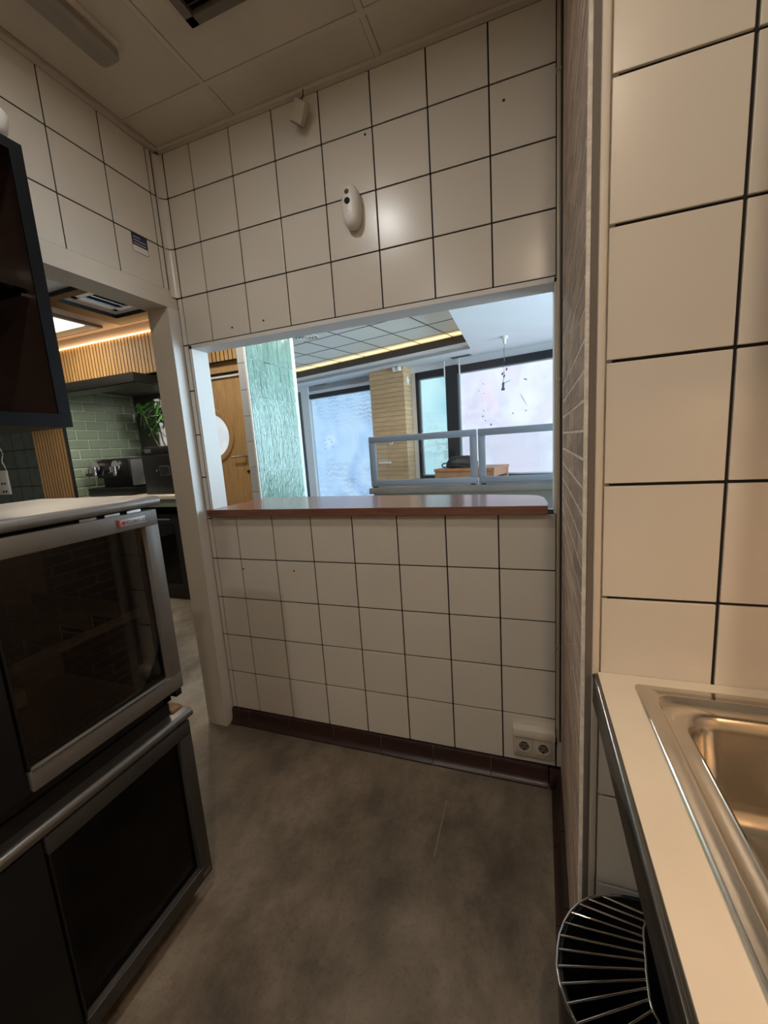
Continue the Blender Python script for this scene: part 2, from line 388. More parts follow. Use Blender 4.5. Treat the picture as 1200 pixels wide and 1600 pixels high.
jx = [XL+.003,-.06,.181,.423,.664,.906,1.15,1.372]
for a, b in zip(jx, jx[1:]): link('skirting_tile', skirt_mesh(b-a-.0035), None, bb, ((a+b)/2,0,0))
for x in jx[1:-1]: bx('joint', (x-.0018,-.0125,.006), (x+.0018,-.002,.0755), M_SKJ, bb)
bx('corner_block', (1.374,-.04,0), (1.418,.0,.078), M_RED, bb, .008)
b2 = struct(MB().box((1.4,-.75,0),(1.425,-.04,.07)).build('baseboard_right', M_GROUT), 'red-brown skirting tiles along the brick wall')
for a, b in zip([-.76,-.522,-.281,-.041],[-.522,-.281,-.041,-.03]):
    if b-a > .05: link('skirting_tile', skirt_mesh(b-a-.0035), None, b2, (1.417+.0237*(a+b)/2, (a+b)/2, 0), (0,0,-math.pi/2-ang))

# ---- kitchen ceiling: panels in a rail grid, perimeter trim
ceil = struct(bx('ceiling', (XB,-3.3,CZ+.012), (2.12,.0,CZ+.1), M_GROUT), 'cream suspended panel ceiling of the kitchen')
gx = [XL+.018,.245,.845,1.445,2.03]; gy = [-3.19,-2.57,-1.97,-1.37,-.77,-.17,-.012]
VX0, VX1, VY0, VY1 = .363,.733,-.714,-.344
for i,(a,b) in enumerate(zip(gx,gx[1:])):
    for c,d in zip(gy,gy[1:]):
        if a == .245 and c == -.77:
            e = .012
            mb = MB().box((a+e,c+e,CZ-.001),(VX0+.02,d-e,CZ+.012)).box((VX1-.02,c+e,CZ-.001),(b-e,d-e,CZ+.012)).box((VX0+.02,c+e,CZ-.001),(VX1-.02,VY0+.02,CZ+.012)).box((VX0+.02,VY1-.02,CZ-.001),(VX1-.02,d-e,CZ+.012))
            mb.build('ceiling_panel', M_CEIL, ceil)
        else: piece('ceiling_panel', (b-a-.024, d-c-.024, .012), M_CEIL, ceil, ((a+b)/2,(c+d)/2,CZ-.001))
for x in gx[1:-1]: bx('ceiling_rail', (x-.010,-3.19,CZ-.003), (x+.010,-.012,CZ+.004), M_RAIL, ceil)
for y in gy[1:-1]: bx('ceiling_rail', (XL+.018,y-.010,CZ-.0028), (2.03,y+.010,CZ+.0042), M_RAIL, ceil)
struct(MB().box((XL,-3.2,CZ-.014),(XL+.022,0,CZ+.01)).box((XL,-.022,CZ-.014),(1.44,0,CZ+.01)).build('trim_4', M_RAIL), 'cream angle trim around the kitchen ceiling')

# ================================================================== KITCHEN THINGS
# ---- ceiling vent
v = thing('ceiling_vent', 'dark square louvred air vent in the kitchen ceiling', 'vent', ((VX0+VX1)/2,(VY0+VY1)/2,CZ-.012))
fr = MB()
for lo, hi in (((VX0,VY0),(VX0+.028,VY1)),((VX1-.028,VY0),(VX1,VY1)),((VX0,VY0),(VX1,VY0+.028)),((VX0,VY1-.028),(VX1,VY1))): fr.box((*lo,CZ-.012),(*hi,CZ+.002))
fr.build('frame', mat('vent_frame_grey','#6e655a',.6), v)
bx('duct', (VX0+.028,VY0+.028,CZ+.04), (VX1-.028,VY1-.028,CZ+.05), M_SLOT, v)
for k in range(9):
    y = VY0+.045+k*.035
    MB().box((VX0+.028,-.012,-.001),(VX1-.028,.012,.001), 0, Matrix.Translation((0,y,CZ)) @ Matrix.Rotation(R(50),4,'X')).build('slat', mat('vent_slat','#3a3733',.6), v)
# ---- unlit ceiling batten light
v = thing('ceiling_batten_light', 'unlit long rounded batten light on the kitchen ceiling', 'ceiling light', (.0725,-1.0,CZ-.05))
def rrect(x0,x1,y0,y1,r,n=6):
    p = []
    for cx,cy,a0 in ((x1-r,y1-r,0),(x0+r,y1-r,90),(x0+r,y0+r,180),(x1-r,y0+r,270)):
        for k in range(n+1): a = R(a0+90*k/n); p.append((cx+r*math.cos(a), cy+r*math.sin(a)))
    return p
def at(z, pts): return [(x,y,z) for x,y in pts]
MB().loops([at(CZ-.003,rrect(.028,.120,-1.60,-.378,.01)), at(CZ-.018,rrect(.028,.120,-1.60,-.378,.01))]).build('housing', M_RAIL, v)
MB().loops([at(CZ-.016,rrect(.034,.112,-1.59,-.384,.018)), at(CZ-.040,rrect(.034,.112,-1.59,-.384,.018)), at(CZ-.05,rrect(.044,.102,-1.58,-.396,.016))]).build('diffuser', M_LAMPOFF, v, 35)
# ---- lit ceiling lamps behind the camera
def downlight(x, y, power, col, label, s=.11, CZ=CZ):
    t = thing('ceiling_downlight', label, 'ceiling light', (x,y,CZ-.03))
    MB().lathe([(s*.62,0),(s*.72,.004),(s*.72,.028)], (x,y,CZ-.030)).build('rim', M_PLASTIC, t, 40)
    MB().lathe([(s*.6,0),(s*.6,.004)], (x,y,CZ-.031)).build('diffuser', M_LAMPON, t)
    area('lamp_light', (x,y,CZ-.034), s, power, col, parent=t)
downlight(.56, -.90, L_CEIL1, (1,.98,.96), 'lit round ceiling downlight nearest the back wall')
downlight(.60, -2.40, L_CEIL2, (1,.97,.93), 'lit round ceiling downlight at the rear of the kitchen')
downlight(1.46, -1.98, L_WARM, (1,.80,.60), 'warm round ceiling downlight near the sink', .07)

# ---- motion detector on the back wall
t = thing('motion_detector', 'white rounded motion detector with camera eye on the tiled wall', 'motion detector', (.712,-.02,2.162))
mb = MB(); lps = []
for yy, w_, h_ in ((0,.030,.066),(-.012,.034,.070),(-.03,.0345,.071),(-.045,.030,.066),(-.053,.020,.052),(-.055,.008,.03)):
    lps.append([(.712+w_*math.copysign(abs(math.cos(a))**.75,math.cos(a)), yy, 2.235+h_*math.copysign(abs(math.sin(a))**.8,math.sin(a))) for a in [2*math.pi*k/28 for k in range(28)]])
mb.loops(lps).build('housing', M_PLASTIC, t, 50)
MB().cyl((.708,-.046,2.274),(.708,-.056,2.276),.0085).build('sensor_eye', mat('grey_eye','#5d554a',.3), t)
MB().cyl((.708,-.050,2.245),(.708,-.0575,2.246),.0105).build('camera_eye', M_SLOT, t)
MB().cyl((.706,-.052,2.213),(.706,-.0565,2.214),.003).build('indicator', M_PLASTIC, t)
# ---- dangling sensor
t = thing('dangling_sensor', 'small off-white sensor box dangling from a wire under the ceiling', 'sensor', (.545,-.04,2.545))
Mx = Matrix.Translation((.545,-.045,2.575)) @ Matrix.Rotation(R(35),4,'Y') @ Matrix.Rotation(R(15),4,'X')
MB().box((-.026,-.014,-.034),(.026,.014,.034), .006, Mx).build('housing', mat('aged_plastic','#b9ac9a',.5), t, 40)
MB().box((-.022,-.015,-.036),(.022,.010,-.030), .003, Mx).build('lens', mat('aged_lens','#7c7060',.35), t, 40)
MB().tube([(.556,-.025,CZ-.012),(.555,-.022,2.645),(.551,-.03,2.625),(.553,-.040,2.602)], .002).build('wire', M_SLOT, t)
# ---- sticker on left wall
t = thing('wall_sticker', 'small navy and white alarm sticker on the left wall tiles', 'sticker', (XL+.001,-.155,2.213))
bx('backing', (XL,-.190,2.213), (XL+.0008,-.118,2.282), M_PLASTIC, t)
MN = mat('navy_print','#1c2340',.4)
bx('navy_print', (XL+.0008,-.190,2.238), (XL+.0012,-.118,2.282), MN, t)
bx('border', (XL+.0008,-.190,2.213), (XL+.0012,-.118,2.2145), MN, t)
bx('border', (XL+.0008,-.190,2.213), (XL+.0012,-.1888,2.282), MN, t); bx('border', (XL+.0008,-.1192,2.213), (XL+.0012,-.118,2.282), MN, t)
for k,(a,b) in enumerate(((-.183,-.150),(-.183,-.126),(-.183,-.126))): bx('text_line', (XL+.0012,a,2.268-.012*k), (XL+.0015,b,2.272-.012*k), mat('pale_print','#a9a6b8',.5), t)
# ---- small screw holes in tiles
for x,z in ((.110,1.918),(.271,1.921),(.009,.833),(.291,.834),(.773,2.464),(1.245,2.425)):
    me = MB().cyl((0,.0005,0),(0,-.0008,0),.0042,seg=12)
    me.build('screw_hole', M_SLOT, wall_back).location = (x,-.0002,z)
# ---- conduit with clamps
t = thing('wall_conduit', 'thin vertical conduit pipe running down the corner beside the serving opening', 'conduit', (1.4075,-.012,.2))
MB().cyl((1.4055,-.012,.215),(1.4055,-.012,CZ-.012),.0062).build('pipe', mat('conduit_cream','#b5a892',.4,.2), t, 40)
MB().cyl((1.4165,-.010,.20),(1.4165,-.010,CZ-.012),.0045).build('pipe', mat('conduit_dark','#3c342c',.5), t, 40)
for z in (2.452,1.557,.591):
    c = MB().cyl((1.4055,-.012,z-.005),(1.4055,-.012,z+.005),.0082).box((1.396,-.003,z-.004),(1.420,-.0005,z+.004)).build('clamp', M_STEEL, t, 40)
# ---- double socket
t = thing('wall_socket', 'white double wall socket near the floor under the serving shelf', 'wall socket', (1.318,-.02,.125))
bx('backplate', (1.243,-.028,.125), (1.394,0,.236), mat('socket_cream','#c9bfae',.4), t, .003)
bx('hinged_lid', (1.241,-.040,.212), (1.396,-.0,.247), mat('lid_cream','#d8cfbe',.4), t, .003)
for cx in (1.282,1.353):
    ins = bx('socket_insert', (cx-.031,-.0335,.139), (cx+.031,-.026,.207), mat('insert_cream','#bdb3a2',.35), t, .002)
    Mr = Matrix.Translation((cx,-.034,.174)) @ Matrix.Rotation(R(90),4,'X')
    MB().lathe([(.0205,0),(.023,.001),(.023,.0018),(.0205,.0018),(.0205,0)], M=Mr, cap=False).build('ring', M_PLASTIC, ins, 40)
    MB().lathe([(.0,.0004),(.0205,.0005)], M=Mr).build('well', mat('well_grey','#6b6255',.6), ins)
    MB().cyl((cx-.009,-.033,.174),(cx-.009,-.0352,.174),.003).build('pin_hole', M_SLOT, ins); MB().cyl((cx+.009,-.033,.174),(cx+.009,-.0352,.174),.003).build('pin_hole', M_SLOT, ins)
    bx('earth_clip', (cx-.003,-.0352,.151), (cx+.003,-.033,.163), M_SLOT, ins); bx('earth_clip', (cx-.012,-.0352,.188), (cx+.012,-.033,.194), M_SLOT, ins)
# ---- serving shelf
poly = [(-.136,-.030),(1.371,-.030),(1.374,.05),(1.366,.19),(1.345,.245),(1.31,.268),(1.15,.305),(.9,.338),(.6,.368),(.3,.388),(.0,.402),(-.117,.404),(-.117,.0),(-.136,-.002)]
MBs = MB().prism(poly, 1.098, 1.131)
bmesh.ops.bevel(MBs.bm, geom=[e for e in MBs.bm.edges if abs(e.verts[0].co.z-e.verts[1].co.z) < 1e-6], offset=.002, segments=1, affect='EDGES')
tag(MBs.build('serving_shelf', M_WOODR), 'reddish-brown wooden serving shelf with curved back edge in the wall opening', 'shelf')

# ---- glass-door coolers
XF = .335
def cooler(name, label, z0, z1, dz0, dz1, badge):
    """z0..z1 body, door dz0..dz1"""
    t = thing(name, label, 'fridge', (.08,-1.16,z0), 0, 'stacked glass door coolers')
    Y1, Y0 = -.712, -1.62
    X0 = -.165; xb = XF-.045
    mb = MB().box((X0,Y0,z0),(X0+.03,Y1-.008,z1)).box((X0,Y0,z0),(xb,Y0+.03,z1)).box((X0,Y1-.035,z0),(xb,Y1-.008,z1)).box((X0,Y0,z0),(xb,Y1-.008,z0+.04)).box((X0,Y0,z1-.03),(xb,Y1-.008,z1))
    mb.build('body', M_BLACKM, t)
    # interior liner back + floor in grey-brown
    bx('liner', (X0+.03,Y0+.03,z0+.04), (X0+.036,Y1-.035,z1-.03), mat('cooler_liner','#7d756b',.4,.3), t)
    bx('liner', (X0+.036,Y0+.03,z0+.04), (xb-.01,Y1-.035,z0+.046), mat('cooler_liner','#7d756b',.4,.3), t)
    bx('centre_mullion', (xb-.035,-1.135,z0+.04), (XF-.035,-1.105,z1-.03), M_BLACKM, t)
    # glass door on the far half
    dy0, dy1 = -1.103, -.708
    f = MB(); b_ = .041
    f.box((XF-.038,dy0,dz1-.042),(XF,dy1,dz1),.002).box((XF-.038,dy0,dz0),(XF,dy1,dz0+.046),.002).box((XF-.038,dy1-b_,dz0+.046),(XF,dy1,dz1-.042),.002)
    d = f.build('door', M_GREYF if badge else mat('shaded_door_frame','#4b4a48',.42,.4,var=.05,nscale=14), t, 40)  # lower frame darkened in colour for the weaker light near the floor
    bx('pane', (XF-.022,dy0+.004,dz0+.046), (XF-.016,dy1-b_,dz1-.042), M_FGLASS, d)
    bx('gasket', (XF-.045,dy0+.003,dz0+.003), (XF-.038,dy1-.003,dz1-.003), M_SLOT, d).hide_render = False
    bpy.data.objects.remove([o for o in d.children if o.name.startswith('gasket')][0])
    g_ = MB()
    for lo, hi in (((dy0,dz0),(dy1,dz0+.03)),((dy0,dz1-.03),(dy1,dz1)),((dy1-.03,dz0),(dy1,dz1))): g_.box((XF-.046,lo[0]+.004,lo[1]+.004),(XF-.038,hi[0]-.004,hi[1]-.004))
    g_.build('gasket', M_SLOT, d)
    bx('stile', (XF-.038,dy0,dz0+.046), (XF-.002,dy0+.004,dz1-.042), M_BLACKM, d)
    bx('trim_strip', (XF-.0005,dy0+.004,dz0+.0445), (XF+.0012,dy1-b_+.006,dz0+.0475), M_CHROME, d)
    # near half: plain black door
    d2 = bx('black_door', (XF-.038,Y0,dz0), (XF-.004,dy0-.004,dz1), M_BLACKM, t, .003)
    # wire shelf and its front rail
    zm = z0+(z1-z0)*.50
    s = MB()
    for k in range(12):
        y = Y0+.05+k*.075
        if y < Y1-.04: s.cyl((X0+.04,y,zm),(xb-.03,y,zm),.0025,seg=6)
    s.build('wire_shelf', M_GREYF, t)
    bx('shelf_rail', (xb-.035,Y0+.03,zm-.012), (xb-.028,Y1-.036,zm+.012), mat('shelf_rail_grey','#6f6b66',.4,.4), t)
    for k in range(5): bx('bottle_divider', (X0+.05,-.80-.075*k,zm), (xb-.04,-.796-.075*k,zm+.05), mat('divider_clear','#77736c',.3), t)
    bx('evaporator_cover', (X0+.036,-1.08,z0+.05), (X0+.12,-.90,z0+.095), mat('evaporator_grey','#a39a8c',.5), t)
    return t, (dy0,dy1)
up, _ = cooler('glass_door_cooler', 'upper black and grey glass door cooler with steel top and badge', .665, 1.245, .712, 1.246, True)
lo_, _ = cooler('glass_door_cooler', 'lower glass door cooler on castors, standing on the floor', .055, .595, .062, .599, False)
del up['group'], lo_['group']
def worktop(t, z0, z1, mt, nm='worktop', tray=False):
    Y1, Y0, X0 = -.692, -1.64, -.17
    mb = MB(); n = 8; pts = [(X0,z0+.004),(X0,z1)]
    r = (z1-z0)/2
    for k in range(n+1):
        a = math.pi/2 - math.pi*k/n; pts.append((XF+.002-r+r*math.cos(a), (z0+z1)/2+r*math.sin(a)))
    a_ = [mb.bm.verts.new((x,Y0,z)) for x,z in pts]; b_ = [mb.bm.verts.new((x,Y1,z)) for x,z in pts]
    for i in range(len(pts)): mb.bm.faces.new((a_[i],a_[(i+1)%len(pts)],b_[(i+1)%len(pts)],b_[i]))
    mb.bm.faces.new(a_); mb.bm.faces.new(list(reversed(b_)))
    return mb.build(nm, mt, t, 40)
worktop(up, 1.2535, 1.281, mat('satin_steel_top','#a2a19f',.42,.8,var=.06,nscale=6))
worktop(lo_, .600, .628, mat('dull_steel_edge','#8f8b86',.35,.9))
# rounded front tube edge on the lower top, black plinth and hinges of the upper unit
bx('plinth', (-.15,-1.60,.6285), (.295,-.735,.664), M_BLACKM, up)
bx('hinge', (XF-.03,-.735,.690), (XF-.004,-.715,.711), M_BLACK, up)
for y in (-.77,-.83,-.89): bx('top_vent_slot', (XF-.044,y-.02,1.2465), (XF-.006,y+.02,1.2525), M_STEEL, up)
bx('wood_shim', (.20,-.73,.6285), (.30,-.697,.636), mat('pale_wood_shim','#b08a62',.7), lo_)
for x,y in ((.27,-.77),(.27,-1.55),(-.12,-.77),(-.12,-1.55)):
    c = MB().cyl((x,y-.012,.024),(x,y+.012,.024),.024,seg=20).build('caster', M_BLACKM, lo_, 40)
    MB().cyl((x,y,.03),(x,y,.06),.009).build('caster_stem', M_STEEL, c, 40)
bx('vent_grille', (XF-.0005,-.745,.073), (XF+.001,-.716,.085), mat('grille_grey','#6a6763',.5), lo_)
# badge with lettering
bd = bx('badge', (XF,-.822,1.216), (XF+.003,-.746,1.2345), mat('badge_silver','#bdbcbb',.35,.5), up, .001)
bx('red_end', (XF+.0002,-.826,1.215), (XF+.0034,-.8205,1.2355), mat('badge_red','#9a1f22',.4), bd)
hp = []
for k in range(24):
    a = 2*math.pi*k/24; hp.append((.00036*16*math.sin(a)**3, .00036*(13*math.cos(a)-5*math.cos(2*a)-2*math.cos(3*a)-math.cos(4*a))))
Mh = Matrix.Translation((XF+.003,-.8105,1.2255)) @ Matrix(((0,0,1,0),(1,0,0,0),(0,1,0,0),(0,0,0,1)))
MB().prism(hp, 0, .0008, Mh).build('red_heart', mat('badge_red','#9a1f22',.4), bd)
cu = bpy.data.curves.new('lettering','FONT'); cu.body = 'CORECO'; cu.size = .0125; cu.extrude = .0004; cu.space_character = 1.12
to = bpy.data.objects.new('lettering_tmp', cu); COL.objects.link(to); bpy.context.view_layer.update()
me = bpy.data.meshes.new_from_object(to.evaluated_get(bpy.context.evaluated_depsgraph_get())); bpy.data.objects.remove(to)
me.transform(Matrix(((0,0,1,0),(1,0,0,0),(0,1,0,0),(0,0,0,1))))
link('lettering', me, mat('badge_text','#34322f',.5), bd, (XF+.0034,-.8015,1.2212))

# ---- black wall cabinet
t = thing('wall_cabinet', 'black open wall cabinet with glass shelf hanging above the coolers', 'cabinet', (-.01,-1.2,1.482))
X0, X1, Y1, Y0, Z0, Z1 = XL+.001, .15, -.764, -1.70, 1.482, 2.158
side = MB().box((X0,Y1-.018,Z0),(X1-.006,Y1,Z1)).build('side_panel', M_CABIN, t)
bx('side_panel', (X0,Y0,Z0), (X1-.006,Y0+.018,Z1), M_CABIN, t)
bx('top_panel', (X0,Y0+.018,Z1-.02), (X1-.006,Y1-.018,Z1), M_CABIN, t); bx('bottom_panel', (X0,Y0+.018,Z0), (X1-.006,Y1-.018,Z0+.02), M_CABIN, t)
bx('back_panel', (X0,Y0+.018,Z0+.02), (X0+.006,Y1-.018,Z1-.02), M_CABIN, t)
ff = MB().box((X1-.006,Y1-.030,Z0),(X1,Y1,Z1)).box((X1-.006,Y0,Z0),(X1,Y0+.03,Z1)).box((X1-.006,Y0+.03,Z0),(X1,Y1-.03,Z0+.033)).box((X1-.006,Y0+.03,Z1-.025),(X1,Y1-.03,Z1))
ff.build('front_frame', M_CABEDGE, t)
bx('glass_shelf', (X0+.01,Y0+.022,1.822), (X1-.040,Y1-.022,1.829), glassmat('shelf_glass',(.6,.64,.62)), t)
for xx in (X0+.06,X1-.052): MB().cyl((xx,Y1-.018,1.817),(xx,Y1-.036,1.817),.006).build('shelf_pin', M_CHROME, t, 40)
t = thing('white_bowl', 'white china bowl on top of the black wall cabinet', 'bowl', (.095,-.815,Z1))
MB().lathe([(.025,0),(.035,.004),(.052,.03),(.058,.06),(.055,.06),(.047,.03),(.02,.008),(.001,.006)], (.095,-.815,Z1)).build('bowl_body', M_PLASTIC, t, 50)

# ---- sink worktop
SZ = .942
t = thing('sink_worktop', 'cream stone worktop with steel front edge around the sink', 'worktop', (1.72,-1.5,SZ-.04))
SX0, SX1, SY1, SY0 = 1.490, 1.93, -.822, -1.72
MB().box((1.426,-2.6,SZ-.03),(SX0,YT-.001,SZ)).box((SX1,-2.6,SZ-.03),(2.028,YT-.001,SZ)).box((SX0,SY1,SZ-.03),(SX1,YT-.001,SZ)).box((SX0,-2.6,SZ-.03),(SX1,SY0,SZ)).build('slab', M_COUNTER, t)
MB().tube([(1.4225,-2.6,SZ-.007),(1.4225,YT-.004,SZ-.007)], .0055, 10).build('edge_bead', mat('dark_steel','#7b7a78',.2,1), t, 50)
bx('front_fascia', (1.418,-2.6,SZ-.058), (1.4255,YT-.004,SZ-.012), mat('dark_fascia','#2c2d2f',.25,.8), t, .001)
for y in (-1.72,-2.55): bx('leg', (1.45,y-.02,0), (1.49,y+.02,SZ-.03), M_STEEL, t)
for y in (-1.72,-2.55): bx('leg', (1.98,y-.02,0), (2.02,y+.02,SZ-.03), M_STEEL, t)
# sink
mb = MB(); n = 8
ox0, ox1, oy1, oy0 = 1.4775, 1.945, -.806, -1.735
bx0, bx1, by1, by0 = 1.522, 1.90, -.872, -1.205
L = [at(SZ+.0005, rrect(ox0,ox1,oy0,oy1,.008,n)), at(SZ+.003, rrect(ox0+.001,ox1-.001,oy0+.001,oy1-.001,.008,n)),
     at(SZ+.0045, rrect(ox0+.006,ox1-.006,oy0+.006,oy1-.006,.008,n)),
     at(SZ+.0045, rrect(1.494,ox1-.020,oy0+.02,-.832,.022,n)), at(SZ+.0075, rrect(1.497,ox1-.023,oy0+.023,-.835,.022,n)), at(SZ+.0068, rrect(1.500,ox1-.026,oy0+.026,-.838,.022,n)),
     at(SZ-.001, rrect(1.504,ox1-.030,oy0+.03,-.843,.022,n))]
sinkbase = mb.loops(L, cap=False)
L2 = [at(SZ-.001, rrect(1.504,ox1-.030,oy0+.03,-.843,.022,n)), at(SZ-.001, rrect(bx0-.003,bx1+.003,by0-.003,by1+.003,.053,n)), at(SZ+.0015, rrect(bx0,bx1,by0,by1,.05,n)), at(SZ-.002, rrect(bx0+.004,bx1-.004,by0+.004,by1-.004,.048,n)),
      at(SZ-.02, rrect(bx0+.008,bx1-.008,by0+.008,by1-.008,.046,n)), at(SZ-.115, rrect(bx0+.018,bx1-.018,by0+.018,by1-.018,.045,n)),
      at(SZ-.137, rrect(bx0+.026,bx1-.026,by0+.026,by1-.026,.042,n)), at(SZ-.148, rrect(bx0+.045,bx1-.045,by0+.045,by1-.045,.04,n)), at(SZ-.152, rrect(bx0+.14,bx1-.14,by0+.13,by1-.13,.03,n))]
mb.loops(L2, cap=True)
bmesh.ops.remove_doubles(mb.bm, verts=mb.bm.verts[:], dist=1e-5)
t = thing('kitchen_sink', 'stainless steel inset sink bowl glowing gold in warm light', 'sink', (1.70,-1.27,SZ))
sk = mb.build('bowl', M_SINK, t, 60)
MB().lathe([(.0,.0),(.028,.0),(.034,.003),(.036,.001)], (1.705,-1.04,SZ-.152)).build('drain', M_CHROME, t, 40)
# ---- upper cabinet with under-cabinet lamp on the right wall (lights the sink)
t = thing('hanging_cabinet', 'cream hanging cabinet over the sink on the right wall', 'cabinet', (1.80,-1.7,1.47))
bx('carcass', (1.585,-2.3,1.47), (2.029,-1.16,2.2), M_PLASTER, t, .002)
for k in range(2):
    d = bx('door', (1.568,-2.29+k*.568,1.475), (1.584,-2.29+k*.568+.555,2.195), M_PLASTER, t, .002); bx('handle', (1.556,-1.80+.1*k,1.5), (1.566,-1.78+.1*k,1.62), M_STEEL, d)
t = thing('under_cabinet_lamp', 'warm slim lamp fixed under the hanging cabinet', 'lamp', (1.80,-1.4,1.44))
bx('housing', (1.74,-1.80,1.452), (1.84,-1.20,1.4695), M_PLASTIC, t, .003)
area('lamp_light', (1.79,-1.50,1.449), .07, L_UNDER, (1,.57,.28), 'RECTANGLE', .56, parent=t)

# ---- wire rack on a black bin under the worktop
OUT = [(1.485,-.737),(1.445,-.746),(1.418,-.760),(1.400,-.775),(1.382,-.796),(1.369,-.819),(1.359,-.844),(1.354,-.869),(1.351,-.896),(1.355,-.921),(1.363,-.946),(1.377,-.967),(1.398,-.989),(1.428,-1.006),(1.46,-1.016)]
INN = [(1.545,-.748),(1.525,-.760),(1.520,-.773),(1.512,-.788),(1.509,-.802),(1.508,-.814),(1.505,-.830),(1.504,-.842),(1.501,-.856),(1.499,-.871),(1.498,-.883),(1.496,-.899),(1.497,-.913),(1.503,-.927),(1.52,-.95)]
dy = -.062          # kept clear of the tiled wall
OUT = [(x, y) for x,y in OUT]; INN = [(x, y) for x,y in INN]
RZ = .42
def rk(p, z=RZ):   # slide along the sight line so that the rack stays clear of the tiled wall
    c = Vector((1.3122,-1.5454,1.375)); q = Vector((p[0],p[1],RZ)); f = (1.375-z)/(1.375-RZ); return c + (q-c)*f
ZR = .50
t = thing('wire_rack', 'chrome wire rack with curved rim and fanned spokes beneath the worktop', 'rack', rk(OUT[8],ZR))
MB().tube([rk(p,ZR) for p in OUT], .0026, 8).build('rim', M_CHROME, t, 60)
MB().tube([rk(p,ZR) for p in INN], .0024, 8).build('inner_wire', M_CHROME, t, 60)
for a, b in zip(OUT[1:], INN[1:]): MB().tube([rk(a,ZR), rk(b,ZR)], .0019, 8).build('spoke', M_CHROME, t, 60)
cx, cy = 1.500, -.945
t = thing('black_bin', 'round black plastic bin under the chrome wire rack', 'bin', (cx,cy,0))
MB().lathe([(.105,0),(.140,.47),(.151,.478),(.151,.4966),(.144,.4966),(.136,.47),(.100,.01),(.001,.008)], (cx,cy,0), 40).build('bin_body', M_BLACKM, t, 50)
t = thing('steel_canister', 'grey steel canister behind the wire rack under the worktop', 'canister', (1.70,-.90,0))
MB().lathe([(.07,0),(.072,.01),(.072,.36),(.066,.39),(.05,.40),(.001,.402)], (1.70,-.90,0), 32).build('canister_body', mat('grey_canister','#6f706c',.45,.4), t, 40)

# ---- white scratch lines of sealant on the floor
t = bx('floor_scratch', (.995,-.42,0.0002), (1.0,-.19,.0010), mat('pale_scratch','#85796a',.8)); tag(t, 'thin pale scratch line on the dark kitchen floor', 'scratch')

# ================================================================== BAR SIDE (through the doorway)
BZ = 2.60; YB = 1.38
wbar = struct(MB().box((-5.1,YB+.02,0),(-3.206,YB+.15,2.95)).box((-3.185,YB+.02,2.09),(-1.80,YB+.15,2.95)).box((-1.83,YB+.02,0),(-1.80,2.30,2.95)).box((-1.80,YB+.06,2.05),(-.74,YB+.15,2.95)).build('wall_bar', mat('bar_wall_dark','#3b3630',.8)), 'slat clad bar wall with coffee alcove')
# bar ceiling
cbz = struct(bx('ceiling', (-5.1,-3.2,BZ), (XB-.0,YB+.02,BZ+.35), mat('bar_ceiling','#c6bdb8',.8,var=.03)), 'pinkish-beige ceiling over the bar')
struct(bx('wall_bar_left', (-5.2,-3.2,0), (-5.1,2.4,2.95), M_PLASTER), 'plain far left wall of the bar'); struct(bx('wall_bar_rear', (-5.2,-3.3,0), (XB,-3.2,2.95), M_PLASTER), 'plain rear wall of the bar')
bf = MB().box((-2.055,-2.5,BZ-.03),(-1.915,1.275,BZ+.001)).box((-1.915,1.135,BZ-.03),(-.35,1.275,BZ+.001)); struct(bf.build('trim_5', M_BLACK), 'black frame band on the bar ceiling')
struct(bx('trim_6', (-1.915,.60,BZ-.03), (-.35,.665,BZ+.001), M_BLACK), 'black cross band on the bar ceiling')
t = thing('ceiling_vent', 'white louvred air vent in the bar ceiling beyond the doorway', 'vent', (-1.62,.85,BZ-.02))
fr = MB()
for lo, hi in (((-1.81,.70),(-1.77,1.05)),((-1.44,.70),(-1.40,1.05)),((-1.81,.70),(-1.40,.74)),((-1.81,1.01),(-1.40,1.05))): fr.box((*lo,BZ-.014),(*hi,BZ+.001))
fr.build('frame', M_WHITE, t); bx('duct', (-1.77,.74,BZ-.002), (-1.44,1.01,BZ-.0005), M_SLOT, t)
for k in range(5): MB().box((-.016,-.135,-.0015),(.016,.135,.0015), 0, Matrix.Translation((-1.74+k*.07,.875,BZ-.008)) @ Matrix.Rotation(R(30),4,'Y')).build('slat', M_WHITE, t)
t = thing('ceiling_light_panel', 'lit square ceiling light panel above the bar', 'ceiling light', (-2.6,.9,BZ-.03))
bx('frame', (-2.95,.35,BZ-.022), (-2.262,1.27,BZ+.0005), M_DARKBROWN, t); bx('inner_frame', (-2.92,.38,BZ-.027), (-2.285,1.24,BZ-.021), M_WHITE, t); bx('diffuser', (-2.88,.42,BZ-.031), (-2.29,1.125,BZ-.0275), M_LITPANEL, t)
area('lamp_light', (-2.585,.77,BZ-.034), .55, 10.0, (1,.88,.70), 'RECTANGLE', .65, parent=t)
def slatpiece(w_, h, x, y, z):
    k = ('slat', w_, h)
    if k not in CACHE:
        me = MB().box((-w_/2,-.006,0),(w_/2,.006,h)).mesh('slat'); me.materials.append(M_OAK); me.materials.append(mat('slat_edge_shade','#2a1a10',.8))
        for p in me.polygons: p.material_index = 1 if abs(p.normal.x) > .5 else 0  # side faces coloured dark for the shade in the gaps between slats
        CACHE[k] = me
    return link('slat', CACHE[k], None, wbar, (x,y,z))
